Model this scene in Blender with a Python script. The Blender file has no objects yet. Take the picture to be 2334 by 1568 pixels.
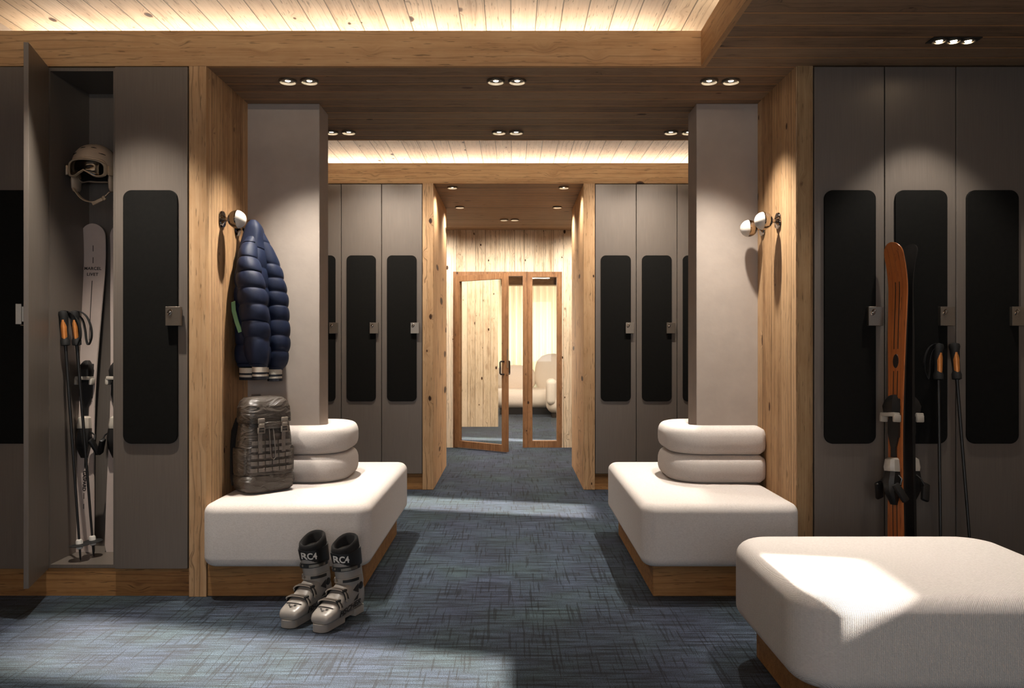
import bpy, bmesh, math, random
from mathutils import Vector, Matrix, Euler
random.seed(7)
S = bpy.context.scene
COL = S.collection
PI = math.pi
R = math.radians

# ------------------------------------------------------------------ camera, world, sun, exposure
cam_d = bpy.data.cameras.new('camera')
cam = bpy.data.objects.new('camera', cam_d); COL.objects.link(cam)
cam.location = (0, 0, 1.19); cam.rotation_euler = (R(90), 0, 0)
cam_d.sensor_width = 36.0; cam_d.lens = 36.0 * 1839 / 2334
cam_d.clip_start = 0.05; cam_d.clip_end = 100
S.camera = cam

w = bpy.data.worlds.new('world'); S.world = w; w.use_nodes = True
bg = w.node_tree.nodes['Background']
bg.inputs[0].default_value = (0.75, 0.85, 1.0, 1); bg.inputs[1].default_value = 0.6

S.view_settings.view_transform = 'Standard'; S.view_settings.look = 'None'
S.view_settings.exposure = 0.0; S.view_settings.gamma = 1.0
S.view_settings.use_curve_mapping = False
S.cycles.use_denoising = True
S.cycles.max_bounces = 8; S.cycles.diffuse_bounces = 5; S.cycles.glossy_bounces = 4
S.cycles.transparent_max_bounces = 12
S.cycles.sample_clamp_indirect = 3.0
S.cycles.caustics_reflective = False; S.cycles.caustics_refractive = False

def lamp(kind, name, loc, energy, color, **k):
    d = bpy.data.lights.new(name, kind); d.energy = energy; d.color = color
    rot = k.pop('rot', None); direction = k.pop('direction', None)
    for a, v in k.items(): setattr(d, a, v)
    o = bpy.data.objects.new(name, d); COL.objects.link(o); o.location = loc
    if rot: o.rotation_euler = rot
    if direction is not None:
        o.rotation_euler = Vector(direction).to_track_quat('-Z', 'Y').to_euler()
    return o

WARM = (1.0, 0.92, 0.82); WARMER = (1.0, 0.70, 0.42); DAY = (1.0, 0.93, 0.84)
# low sun through the two windows of the right-hand wall
lamp('SUN', 'sun', (6, 0, 4), 24.0, DAY, angle=R(2.2), direction=(-1, 0.24, -0.5))
# cove strips hidden on the ledges of the two raised ceiling bays
COVE = [((-0.8, 4.17, 2.56), 3.3, 0.05, 0, 25), ((-0.05, 7.10, 2.56), 4.9, 0.05, 0, 46),
        ((-0.05, 5.05, 2.56), 4.9, 0.05, 0, 30), ((1.05, 2.3, 2.56), 2.9, 0.05, 90, 14),
        ((-0.8, 0.30, 2.56), 3.3, 0.05, 0, 50)]
# added fill lamps just above the lips, shining level across the bays onto the opposite fascias
lamp('AREA', 'cove_light', (-0.8, 0.34, 2.675), 34, (1.0, .86, .68), shape='RECTANGLE', size=3.3, size_y=0.02, direction=(0, 1, 0))
lamp('AREA', 'cove_light', (-0.05, 4.99, 2.69), 26, (1.0, .86, .68), shape='RECTANGLE', size=4.9, size_y=0.02, direction=(0, 1, 0))
for (loc, sx, sy, rz, e) in COVE:
    lamp('AREA', 'cove_light', loc, e, (1.0, .92, .80), shape='RECTANGLE', size=sx, size_y=sy, rot=(PI, 0, R(rz)))
# daylight behind the sheer curtain of the lounge
lamp('AREA', 'lounge_daylight', (0.6, 15.9, 1.4), 420, (1.0, 0.95, 0.84), shape='RECTANGLE', size=4.0, size_y=2.2, direction=(0, -1, 0))
lamp('AREA', 'lounge_ceiling_light', (0.0, 11.0, 2.44), 190, (1.0, 0.88, 0.75), shape='RECTANGLE', size=2.5, size_y=3.0, rot=(0, 0, 0))
# added fill lamp behind the viewer, set in an invented wall opening
lamp('AREA', 'near_fill_light', (0.0, -1.75, 1.5), 36, (0.92, 0.96, 1.0), shape='RECTANGLE', size=3.0, size_y=1.5, direction=(0, 1, 0))

# ------------------------------------------------------------------ node helpers / materials
MATS = {}
class NT:
    def __init__(s, name):
        m = bpy.data.materials.new(name); m.use_nodes = True
        s.m = m; s.t = m.node_tree; s.n = s.t.nodes; s.l = s.t.links
        s.b = s.n['Principled BSDF']; s.out = s.n['Material Output']
    def node(s, typ, **k):
        n = s.n.new(typ)
        for a, v in k.items(): setattr(n, a, v)
        return n
    def put(s, sock, v):
        if hasattr(v, 'is_linked'): s.l.new(v, sock)
        else: sock.default_value = v
    def math(s, op, a, b=0.0, c=0.0, clamp=False):
        n = s.node('ShaderNodeMath', operation=op, use_clamp=clamp)
        s.put(n.inputs[0], a); s.put(n.inputs[1], b); s.put(n.inputs[2], c)
        return n.outputs[0]
    def obj(s):
        t = s.node('ShaderNodeTexCoord'); x = s.node('ShaderNodeSeparateXYZ')
        s.l.new(t.outputs['Object'], x.inputs[0]); return x.outputs
    def vec(s, a, b, c):
        n = s.node('ShaderNodeCombineXYZ')
        for i, v in enumerate((a, b, c)): s.put(n.inputs[i], v)
        return n.outputs[0]
    def noise(s, v, scale=1, detail=4, rough=.55, dist=0):
        n = s.node('ShaderNodeTexNoise'); s.put(n.inputs['Vector'], v)
        n.inputs['Scale'].default_value = scale; n.inputs['Detail'].default_value = detail
        n.inputs['Roughness'].default_value = rough; n.inputs['Distortion'].default_value = dist
        return n.outputs[0]
    def smooth(s, v, a, b, lo=0.0, hi=1.0):
        n = s.node('ShaderNodeMapRange', interpolation_type='SMOOTHSTEP'); s.put(n.inputs[0], v)
        for i, q in enumerate((a, b, lo, hi)): s.put(n.inputs[i+1], q)
        return n.outputs[0]
    def ramp(s, f, stops):
        n = s.node('ShaderNodeValToRGB'); s.put(n.inputs[0], f)
        e = n.color_ramp.elements
        while len(e) < len(stops): e.new(0.5)
        for q, (p, c) in zip(e, stops): q.position = p; q.color = (*c, 1)
        return n.outputs[0]
    def mix(s, f, a, b, blend='MIX'):
        n = s.node('ShaderNodeMix', data_type='RGBA', blend_type=blend)
        s.put(n.inputs[0], f)
        for i, v in ((6, a), (7, b)):
            s.put(n.inputs[i], v if hasattr(v, 'is_linked') else (*v, 1))
        return n.outputs[2]
    def bump(s, h, strength=.3, dist=.01):
        n = s.node('ShaderNodeBump'); s.put(n.inputs['Height'], h)
        n.inputs['Strength'].default_value = strength; n.inputs['Distance'].default_value = dist
        s.l.new(n.outputs[0], s.b.inputs['Normal'])
    def set(s, color=None, rough=None, metal=None, spec=None, **k):
        if color is not None: s.put(s.b.inputs['Base Color'], color if hasattr(color, 'is_linked') else (*color, 1))
        if rough is not None: s.put(s.b.inputs['Roughness'], rough)
        if metal is not None: s.b.inputs['Metallic'].default_value = metal
        if spec is not None: s.b.inputs['Specular IOR Level'].default_value = spec
        for a, v in k.items(): s.put(s.b.inputs[a.replace('_', ' ')], v)

def srgb(r, g, b):
    f = lambda c: (c/255/12.92) if c/255 <= .04045 else ((c/255+.055)/1.055)**2.4
    return (f(r), f(g), f(b))

def plain(name, color, rough=.5, metal=0.0, noise_amt=0.12, scale=30, bump=0.0, spec=None, **k):
    t = NT(name); o = t.obj(); v = t.vec(*o[:3])
    n = t.noise(v, scale, 4)
    c0 = tuple(c*(1-noise_amt) for c in color); c1 = tuple(min(1, c*(1+noise_amt)) for c in color)
    t.set(t.ramp(n, [(.3, c0), (.7, c1)]), rough, metal, spec, **k)
    if bump: t.bump(n, bump, .004)
    return t.m

def wood(name, grain, across, width=None, phase=0.0, light=(208, 171, 130), mid=(184, 145, 104), dark=(132, 97, 66), knots=.5, knot_scale=1.0, rough=.62, seed=0.0, seam=.0035, cathedral=.35, vary=.22, seam_col=(30, 20, 11)):
    t = NT(name); o = t.obj(); ax = dict(x=o[0], y=o[1], z=o[2])
    third = [a for a in 'xyz' if a not in (grain, across)][0]
    g, a, c = ax[grain], ax[across], ax[third]
    if width:
        u = t.math('DIVIDE', t.math('SUBTRACT', a, phase), width)
        idx = t.math('FLOOR', u); fr = t.math('FRACT', u)
        wn = t.node('ShaderNodeTexWhiteNoise', noise_dimensions='1D'); t.put(wn.inputs['W'], t.math('ADD', idx, seed+.37))
        rnd = wn.outputs[0]
        edge = t.math('MINIMUM', fr, t.math('SUBTRACT', 1.0, fr))
        sm = t.smooth(edge, 0.0, seam/width, 1.0, 0.0)
        g2 = t.math('ADD', g, t.math('MULTIPLY', rnd, 17.0))
    else:
        rnd = .5; sm = None; g2 = t.math('ADD', g, seed*3.1)
    kv = t.vec(t.math('MULTIPLY', g2, 4.6*knot_scale), t.math('MULTIPLY', a, 8.0*knot_scale), t.math('MULTIPLY', t.math('ADD', c, seed), 1.1*knot_scale))
    vo = t.node('ShaderNodeTexVoronoi'); t.put(vo.inputs['Vector'], kv); vo.inputs['Scale'].default_value = 1.0
    d = vo.outputs['Distance']; sp = t.node('ShaderNodeSeparateColor'); t.l.new(vo.outputs['Color'], sp.inputs[0])
    gate = t.math('LESS_THAN', sp.outputs[0], knots)
    ksz = t.math('MULTIPLY', t.math('ADD', t.math('POWER', sp.outputs[1], 2.0), .32), .15)
    dn = t.math('ADD', d, t.math('MULTIPLY', t.math('SUBTRACT', t.noise(kv, 5, 2), .5), .07))
    knot = t.math('MULTIPLY', gate, t.smooth(dn, t.math('MULTIPLY', ksz, .75), ksz, 1.0, 0.0))
    halo = t.math('MULTIPLY', gate, t.smooth(d, 0.03, .36, 1.0, 0.0))
    a2 = t.math('ADD', a, t.math('MULTIPLY', halo, .035))
    gv = t.vec(t.math('MULTIPLY', g2, 1.1), t.math('MULTIPLY', a2, 26.0), t.math('MULTIPLY', c, 26.0))
    n1 = t.noise(gv, 1.0, 6, .62, .4)
    gv2 = t.vec(t.math('MULTIPLY', g2, 3.0), t.math('MULTIPLY', a2, 150.0), t.math('MULTIPLY', c, 150.0))
    n2 = t.noise(gv2, 1.0, 3, .6)
    wv = t.node('ShaderNodeTexWave', wave_type='BANDS', bands_direction='Y', wave_profile='SAW')
    t.put(wv.inputs['Vector'], t.vec(t.math('MULTIPLY', g2, .22), a2, c))
    wv.inputs['Scale'].default_value = 9.0; wv.inputs['Distortion'].default_value = 5.0
    wv.inputs['Detail'].default_value = 2.0; wv.inputs['Detail Scale'].default_value = 1.2
    n3 = t.noise(t.vec(t.math('MULTIPLY', g2, 7.0), t.math('MULTIPLY', a, 16.0), t.math('MULTIPLY', c, 16.0)), 1.0, 4, .6)
    f = t.math('ADD', t.math('ADD', t.math('MULTIPLY', n1, .46), t.math('MULTIPLY', n3, .28)), t.math('MULTIPLY', n2, .30))
    f = t.math('ADD', f, t.math('MULTIPLY', t.math('SUBTRACT', rnd, .5), vary))
    col = t.ramp(f, [(.30, srgb(*dark)), (.46, srgb(*mid)), (.68, srgb(*light))])
    line = t.smooth(wv.outputs[1], .72, .98, 0.0, cathedral)
    line = t.math('MULTIPLY', line, t.smooth(t.noise(t.vec(t.math('MULTIPLY', g2, .6), t.math('MULTIPLY', a, 5.0), c), 1.0, 2), .42, .62))
    col = t.mix(line, col, srgb(*[q*.62 for q in dark]))
    crack = t.smooth(t.noise(t.vec(t.math('MULTIPLY', g2, 9.0), t.math('MULTIPLY', a2, 110.0), t.math('MULTIPLY', c, 110.0)), 1.0, 2, .6), .31, .38, .55, 0.0)
    col = t.mix(crack, col, srgb(*[q*.45 for q in dark]))
    col = t.mix(t.math('MULTIPLY', halo, .25), col, srgb(*dark))
    core = t.math('MULTIPLY', gate, t.smooth(dn, t.math('MULTIPLY', ksz, .3), t.math('MULTIPLY', ksz, .8), 1.0, 0.0))
    col = t.mix(knot, col, srgb(84, 54, 32)); col = t.mix(core, col, srgb(40, 26, 17))
    h = t.math('SUBTRACT', f, t.math('ADD', crack, knot))
    if sm is not None:
        col = t.mix(t.math('MULTIPLY', sm, .85), col, srgb(*seam_col))
        h = t.math('SUBTRACT', h, t.math('MULTIPLY', sm, 2.0))
    t.set(col, rough, 0, .3); t.bump(h, .35, .004)
    return t.m

M = {}
M['panel_wood'] = wood('reclaimed_panel_wood', 'z', 'y', .148, .02, knots=.85, knot_scale=1.1, cathedral=.5)
M['post_wood'] = wood('reclaimed_post_wood', 'z', 'x', None, seed=1.7, knots=.8, cathedral=.7)
M['side_post_wood'] = wood('shaded_post_wood', 'z', 'x', None, seed=5.2, light=(176, 146, 108), mid=(146, 114, 78), dark=(92, 66, 42), knots=.35)  # darker post wood, shadow on the right post put into its colour
M['soffit_wood'] = wood('soffit_planks', 'x', 'y', .125, .068, light=(156, 130, 104), mid=(128, 103, 80), dark=(82, 62, 46), knots=.6, seed=2.2, rough=.55, seam=.007, seam_col=(214, 158, 98))  # pale seam colour paints the glint of plank edges catching light
M['coffer_wood'] = wood('raised_ceiling_planks', 'y', 'x', .1243, -2.3676 % .1243, light=(206, 184, 156), mid=(186, 162, 134), dark=(152, 128, 102), knots=.8, seed=3.3, cathedral=.45, vary=.16, seam=.0045)
M['fascia_wood'] = wood('fascia_board', 'x', 'z', None, seed=4.1, light=(202, 164, 120), mid=(180, 139, 97), dark=(130, 93, 61), knots=.45)
M['fascia_wood_y'] = wood('fascia_board_side', 'y', 'z', None, seed=6.1, light=(202, 164, 120), mid=(180, 139, 97), dark=(130, 93, 61), knots=.3)
M['plinth_wood'] = wood('plinth_board', 'x', 'z', None, seed=8.3, light=(178, 134, 84), mid=(146, 104, 62), dark=(90, 58, 32), knots=.3)
M['plinth_wood_y'] = wood('plinth_board_side', 'y', 'z', None, seed=9.3, light=(178, 134, 84), mid=(146, 104, 62), dark=(90, 58, 32), knots=.3)
M['wall_wood'] = wood('vertical_wall_planks', 'z', 'x', .112, .03, light=(232, 212, 186), mid=(218, 195, 164), dark=(170, 140, 110), knots=.8, knot_scale=1.2, seed=1.1, cathedral=.6)
M['door_wood'] = wood('door_frame_wood', 'z', 'x', None, light=(158, 116, 80), mid=(128, 90, 58), dark=(86, 56, 35), knots=.6, knot_scale=2.0, seed=7.7)

def locker_metal():
    t = NT('taupe_locker_lacquer'); o = t.obj()
    n = t.noise(t.vec(t.math('MULTIPLY', o[0], 260), t.math('MULTIPLY', o[1], 260), t.math('MULTIPLY', o[2], 5)), 1, 3)
    t.set(t.ramp(n, [(.3, srgb(112, 103, 95)), (.7, srgb(121, 111, 102))]), t.smooth(n, .3, .7, .36, .46), 0.25, .4)
    t.bump(n, .03, .002); return t.m
M['locker'] = locker_metal()
M['locker_inside'] = plain('dark_taupe_board', srgb(96, 86, 78), .55, 0, .04)
M['black_panel'] = plain('black_felt_panel', srgb(18, 17, 15), .75, 0, .15, 60, .05, spec=.12)
M['steel'] = plain('brushed_steel', srgb(150, 140, 128), .32, .9, .05, 200)
M['chrome'] = plain('dark_chrome', srgb(190, 180, 170), .07, 1.0, .02, 10)
M['plaster'] = plain('taupe_plaster', srgb(172, 160, 150), .75, 0, .05, 9, .5)
M['white_paint'] = plain('off_white_paint', srgb(150, 138, 126), .8, 0, .04)
M['black_plastic'] = plain('black_plastic', srgb(26, 24, 23), .42, 0, .15)
M['black_rubber'] = plain('black_rubber', srgb(20, 19, 18), .7, 0, .15)
M['black_liner'] = plain('black_liner_fabric', srgb(22, 20, 20), .9, 0, .3, 200, .2)
M['white_ski'] = plain('pale_ski_topsheet', srgb(196, 178, 168), .4, 0, .03)
M['grey_binding'] = plain('light_grey_binding', srgb(190, 180, 166), .35, 0, .05)
M['ink'] = plain('dark_ink', srgb(34, 28, 26), .5, 0, .05)
M['orange_ski'] = wood('orange_wood_topsheet', 'z', 'x', .028, 0, light=(182, 106, 56), mid=(164, 88, 42), dark=(130, 64, 28), knots=0.0, seam=.001, rough=.3, cathedral=.2, vary=.35)
M['copper'] = plain('copper_grip', srgb(204, 128, 64), .35, .35, .15, 40)
M['white_plastic'] = plain('white_plastic', srgb(225, 218, 208), .35, 0, .02)
M['boot_shell'] = plain('pale_grey_boot_shell', srgb(152, 145, 138), .28, 0, .04)
M['boot_buckle'] = plain('satin_buckle', srgb(162, 151, 140), .3, .3, .05)
M['helmet'] = plain('sand_helmet_shell', srgb(202, 178, 152), .5, 0, .05)
M['goggle_frame'] = plain('sand_goggle_frame', srgb(196, 170, 140), .38, 0, .05)
M['navy'] = plain('navy_quilted_shell', srgb(17, 28, 53), .6, 0, .10, 80, .15, spec=.3)
M['navy_dark'] = plain('dark_navy_knit', srgb(20, 24, 36), .85, 0, .2, 160, .3)
M['rib_white'] = plain('white_rib_knit', srgb(226, 214, 198), .85, 0, .1, 220, .3)
M['green_zip'] = plain('mint_green_tape', srgb(128, 176, 132), .6, 0, .05)
M['bag_webbing'] = plain('grey_webbing', srgb(110, 102, 96), .6, 0, .15, 300, .3)
M['bag_buckle'] = plain('grey_plastic_buckle', srgb(134, 124, 114), .4, 0, .05)
M['sofa_fabric'] = plain('white_boucle', srgb(232, 222, 210), .9, 0, .05, 90, .4)

def bag_nylon():
    t = NT('dark_taupe_nylon'); o = t.obj(); v = t.vec(*o[:3])
    a = t.noise(t.vec(t.math('MULTIPLY', o[0], 9), t.math('MULTIPLY', o[1], 9), t.math('MULTIPLY', o[2], 26)), 1, 3, .5, 1.2)
    b = t.noise(v, 400, 2)
    t.set(t.ramp(b, [(.3, srgb(62, 56, 51)), (.7, srgb(78, 71, 65))]), .36, 0, .5)
    t.bump(a, .9, .02); return t.m
M['nylon'] = bag_nylon()

def fabric(name, c0, c1, k, random_weave=False):
    t = NT(name); o = t.obj()
    u = t.math('SINE', t.math('MULTIPLY', t.math('ADD', o[0], t.math('MULTIPLY', o[2], .7)), k))
    v = t.math('SINE', t.math('MULTIPLY', t.math('ADD', o[1], t.math('MULTIPLY', o[2], .7)), k))
    p = t.math('MULTIPLY', u, v)
    if random_weave:
        p = t.math('MULTIPLY', t.math('SUBTRACT', t.noise(t.vec(*o[:3]), 620, 1), .5), 2.2)
    slub = t.noise(t.vec(t.math('MULTIPLY', o[0], 130), t.math('MULTIPLY', o[1], 130), t.math('MULTIPLY', o[2], 260)), 1, 3)
    f = t.math('ADD', t.math('MULTIPLY', p, .22), t.math('ADD', t.math('MULTIPLY', slub, .4), .3))
    t.set(t.ramp(f, [(.25, c0), (.7, c1)]), .92, 0, .15, Sheen_Weight=.1)
    t.bump(t.math('ADD', p, slub), .18 if random_weave else .45, .002 if random_weave else .003); return t.m
M['fabric_soft'] = fabric('cream_fine_weave', srgb(196, 186, 178), srgb(236, 228, 222), 1180, True)
M['fabric'] = fabric('cream_woven_upholstery', srgb(196, 186, 178), srgb(236, 228, 222), 1180)

def carpet():
    t = NT('blue_crosshatch_carpet'); o = t.obj(); x, y = o[0], o[1]
    wn = t.node('ShaderNodeTexWhiteNoise', noise_dimensions='2D')
    t.put(wn.inputs['Vector'], t.vec(t.math('FLOOR', t.math('MULTIPLY', x, 2)), t.math('FLOOR', t.math('MULTIPLY', y, 2)), 0))
    h1 = t.noise(t.vec(t.math('MULTIPLY', x, 3.5), t.math('MULTIPLY', y, 95), 0), 1, 2, .5)
    v1 = t.noise(t.vec(t.math('MULTIPLY', x, 95), t.math('MULTIPLY', y, 3.5), 4.2), 1, 2, .5)
    hb = t.noise(t.vec(t.math('MULTIPLY', x, 5), t.math('MULTIPLY', y, 42), 7.0), 1, 3, .6)
    fine = t.noise(t.vec(t.math('MULTIPLY', x, 260), t.math('MULTIPLY', y, 330), 0), 1, 2, .7)
    hl = t.smooth(h1, .37, .45); vl = t.smooth(v1, .36, .43)
    patch = t.noise(t.vec(x, y, 0), 2.2, 3)
    lum = t.math('MULTIPLY', t.math('MULTIPLY', t.math('ADD', t.math('MULTIPLY', hl, .66), .34), t.math('ADD', t.math('MULTIPLY', vl, .60), .40)), t.smooth(fine, .28, .72, .02, 1.65))
    lum = t.math('MULTIPLY', lum, t.smooth(hb, .3, .7, .40, 1.5))
    lum = t.math('MULTIPLY', lum, t.math('ADD', t.math('MULTIPLY', wn.outputs[0], .3), .85))
    hue = t.ramp(patch, [(.35, (.047, .060, .094)), (.5, (.048, .067, .095)), (.66, (.049, .075, .088))])
    col = t.mix(1.0, hue, t.vec(lum, lum, lum), 'MULTIPLY')
    t.set(col, .95, 0, .1, Sheen_Weight=.08)
    t.bump(t.math('ADD', fine, t.math('MULTIPLY', lum, .6)), .5, .004); return t.m
M['carpet'] = carpet()

def glass():
    t = NT('clear_glass'); t.n.remove(t.b)
    tr = t.node('ShaderNodeBsdfTransparent'); tr.inputs[0].default_value = (.94, .95, .94, 1)
    gl = t.node('ShaderNodeBsdfGlossy'); gl.inputs['Roughness'].default_value = .02
    fr = t.node('ShaderNodeFresnel'); ge = t.node('ShaderNodeNewGeometry'); t.put(fr.inputs[0], t.math('SUBTRACT', 1.5, t.math('MULTIPLY', ge.outputs['Backfacing'], 0.8333333333333334)))
    mx = t.node('ShaderNodeMixShader'); t.l.new(fr.outputs[0], mx.inputs[0])
    t.l.new(tr.outputs[0], mx.inputs[1]); t.l.new(gl.outputs[0], mx.inputs[2])
    t.l.new(mx.outputs[0], t.out.inputs[0]); return t.m
M['glass'] = glass()
def lens_glass():
    t = NT('smoked_goggle_lens'); t.n.remove(t.b)
    tr = t.node('ShaderNodeBsdfTransparent'); tr.inputs[0].default_value = (.32, .29, .26, 1)
    gl = t.node('ShaderNodeBsdfGlossy'); gl.inputs['Roughness'].default_value = .05
    fr = t.node('ShaderNodeFresnel'); ge = t.node('ShaderNodeNewGeometry'); t.put(fr.inputs[0], t.math('SUBTRACT', 1.6, t.math('MULTIPLY', ge.outputs['Backfacing'], 0.9750000000000001)))
    mx = t.node('ShaderNodeMixShader'); t.l.new(fr.outputs[0], mx.inputs[0])
    t.l.new(tr.outputs[0], mx.inputs[1]); t.l.new(gl.outputs[0], mx.inputs[2])
    t.l.new(mx.outputs[0], t.out.inputs[0]); return t.m
M['lens'] = lens_glass()
def emis(name, c, s):
    t = NT(name); t.set((.8, .8, .8), .4)
    t.b.inputs['Emission Color'].default_value = (*c, 1); t.b.inputs['Emission Strength'].default_value = s
    return t.m
M['lamp_glow'] = emis('lit_lamp_lens', (1.0, .80, .55), 34.0)
def curtain_mat():
    t = NT('sheer_curtain'); t.n.remove(t.b)
    a = t.node('ShaderNodeBsdfDiffuse'); a.inputs[0].default_value = (.88, .84, .74, 1)
    b = t.node('ShaderNodeBsdfTranslucent'); b.inputs[0].default_value = (.92, .87, .74, 1)
    mx = t.node('ShaderNodeMixShader'); mx.inputs[0].default_value = .6
    t.l.new(a.outputs[0], mx.inputs[1]); t.l.new(b.outputs[0], mx.inputs[2])
    t.l.new(mx.outputs[0], t.out.inputs[0]); return t.m
M['curtain'] = curtain_mat()

# ------------------------------------------------------------------ mesh helpers
class MB:
    def __init__(s, mat=None): s.v = []; s.f = []; s.M = mat or Matrix()
    def add(s, vs, fs):
        o = len(s.v); s.v += [s.M @ Vector(q) for q in vs]; s.f += [tuple(i+o for i in f) for f in fs]; return s
    def box(s, x0, x1, y0, y1, z0, z1, bev=0.0, seg=2):
        if bev <= 0:
            vs = [(x, y, z) for x in (x0, x1) for y in (y0, y1) for z in (z0, z1)]
            return s.add(vs, [(0,1,3,2),(4,6,7,5),(0,4,5,1),(2,3,7,6),(0,2,6,4),(1,5,7,3)])
        bm = bmesh.new(); bmesh.ops.create_cube(bm, size=1)
        for q in bm.verts: q.co = Vector((x0+(q.co.x+.5)*(x1-x0), y0+(q.co.y+.5)*(y1-y0), z0+(q.co.z+.5)*(z1-z0)))
        bmesh.ops.bevel(bm, geom=bm.edges[:], offset=bev, segments=seg, profile=.5, affect='EDGES')
        return s.bm(bm)
    def bm(s, bm):
        bm.verts.ensure_lookup_table(); bm.verts.index_update()
        s.add([q.co.copy() for q in bm.verts], [[q.index for q in f.verts] for f in bm.faces]); bm.free(); return s
    def rings(s, rings, cap0=True, cap1=True, closed=False):
        n = len(rings[0]); vs = [p for r in rings for p in r]; fs = []
        m = len(rings)
        for i in range(m if closed else m-1):
            j = (i+1) % m
            for k in range(n):
                l = (k+1) % n; fs.append((i*n+k, i*n+l, j*n+l, j*n+k))
        if not closed:
            if cap0: fs.append(tuple(reversed(range(n))))
            if cap1: fs.append(tuple(range((m-1)*n, m*n)))
        return s.add(vs, fs)
    def tube(s, pts, r, n=10, caps=True, flat=1.0, up=None):
        pts = [Vector(p) for p in pts]; rings = []; prev = None
        rr = r if isinstance(r, (list, tuple)) else [r]*len(pts)
        for i, p in enumerate(pts):
            t = (pts[min(i+1, len(pts)-1)]-pts[max(i-1, 0)]).normalized()
            if prev is None:
                u = Vector(up) if up else (Vector((0,0,1)) if abs(t.z) < .9 else Vector((1,0,0)))
            else: u = prev
            u = (u-t*u.dot(t)).normalized(); b = t.cross(u); prev = u
            rings.append([p+(u*math.cos(a)*flat+b*math.sin(a))*rr[i] for a in [2*PI*k/n for k in range(n)]])
        return s.rings(rings, caps, caps)
    def lathe(s, prof, n=24, c=(0,0,0)):
        rings = [[(c[0]+max(r,1e-5)*math.cos(2*PI*k/n), c[1]+max(r,1e-5)*math.sin(2*PI*k/n), c[2]+z) for k in range(n)] for r, z in prof]
        if prof[0] == prof[-1]: return s.rings(rings[:-1], closed=True)
        return s.rings(rings)
    def strap(s, pts, wdir, width, th):
        """flat band along pts; wdir: width direction"""
        pts = [Vector(p) for p in pts]; W = Vector(wdir).normalized()*width/2; rings = []
        for i, p in enumerate(pts):
            t = (pts[min(i+1, len(pts)-1)]-pts[max(i-1, 0)]).normalized()
            nrm = t.cross(W).normalized()*th/2
            rings.append([p-W-nrm, p+W-nrm, p+W+nrm, p-W+nrm])
        return s.rings(rings)
    def make(s, name, mat, parent=None, smooth=35, **props):
        me = bpy.data.meshes.new(name); me.from_pydata([tuple(q) for q in s.v], [], s.f)
        bm = bmesh.new(); bm.from_mesh(me); bmesh.ops.recalc_face_normals(bm, faces=bm.faces[:]); bm.to_mesh(me); bm.free()
        if smooth: me.shade_smooth(); me.set_sharp_from_angle(angle=R(smooth))
        me.materials.append(M[mat] if isinstance(mat, str) else mat)
        o = bpy.data.objects.new(name, me); COL.objects.link(o)
        if parent: o.parent = parent
        for k, v in props.items(): o[k] = v
        return o

def thing(name, label, cat, loc=(0,0,0), rz=0.0, group=None, rot=None):
    o = bpy.data.objects.new(name, None); COL.objects.link(o); o.empty_display_size = .1
    o.location = loc; o.rotation_euler = rot if rot else (0, 0, rz)
    tag(o, label, cat, group); return o
def tag(o, label, cat, group=None):
    o['label'] = label; o['category'] = cat
    if group: o['group'] = group
    return o
def struct(o): o['kind'] = 'structure'; return o
def dup(root, label, loc=None, rz=None, rot=None, group=None):
    r = root.copy(); COL.objects.link(r); r['label'] = label
    if group: r['group'] = group
    if loc is not None: r.location = loc
    if rz is not None: r.rotation_euler = (0, 0, rz)
    if rot is not None: r.rotation_euler = rot
    for ch in list(root.children):
        c = ch.copy(); COL.objects.link(c); c.parent = r
        for g in list(ch.children):
            d = g.copy(); COL.objects.link(d); d.parent = c
    return r

def rrect(x0, x1, y0, y1, rad, seg=8):
    """rounded rectangle outline; rad: one radius or four (BL,BR,TR,TL)"""
    rr = rad if isinstance(rad, (tuple, list)) else (rad,)*4
    out = []
    for (cx, cy, a0, q) in ((x0+rr[0], y0+rr[0], PI, rr[0]), (x1-rr[1], y0+rr[1], 1.5*PI, rr[1]), (x1-rr[2], y1-rr[2], 0, rr[2]), (x0+rr[3], y1-rr[3], .5*PI, rr[3])):
        for k in range(seg+1):
            a = a0+.5*PI*k/seg; out.append((cx+q*math.cos(a), cy+q*math.sin(a)))
    return out
def slab(mb, x0, x1, y0, y1, z0, z1, Rr, r, seg=10, crown=0.0):
    """upholstered block: plan corner radius Rr, edge radius r"""
    rings = []
    for i in range(seg+1):
        a = .5*PI*i/seg; ins = r*(1-math.sin(a)); z = z0+r*(1-math.cos(a)); 
        rings.append([(x, y, z) for x, y in rrect(x0+ins, x1-ins, y0+ins, y1-ins, max(.004, Rr-ins))])
    for i in range(seg+1):
        a = .5*PI*i/seg; ins = r*(1-math.cos(a)); z = z1-r+r*math.sin(a)
        rings.append([(x, y, z) for x, y in rrect(x0+ins, x1-ins, y0+ins, y1-ins, max(.004, Rr-ins))])
    if crown:
        cx, cy = (x0+x1)/2, (y0+y1)/2; top = rings[-1]
        for q in (.75, .4, .1):
            rings.append([(cx+(x-cx)*q, cy+(y-cy)*q, z1+crown*(1-q*q)) for x, y, z in top])
    return mb.rings(rings)
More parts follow.
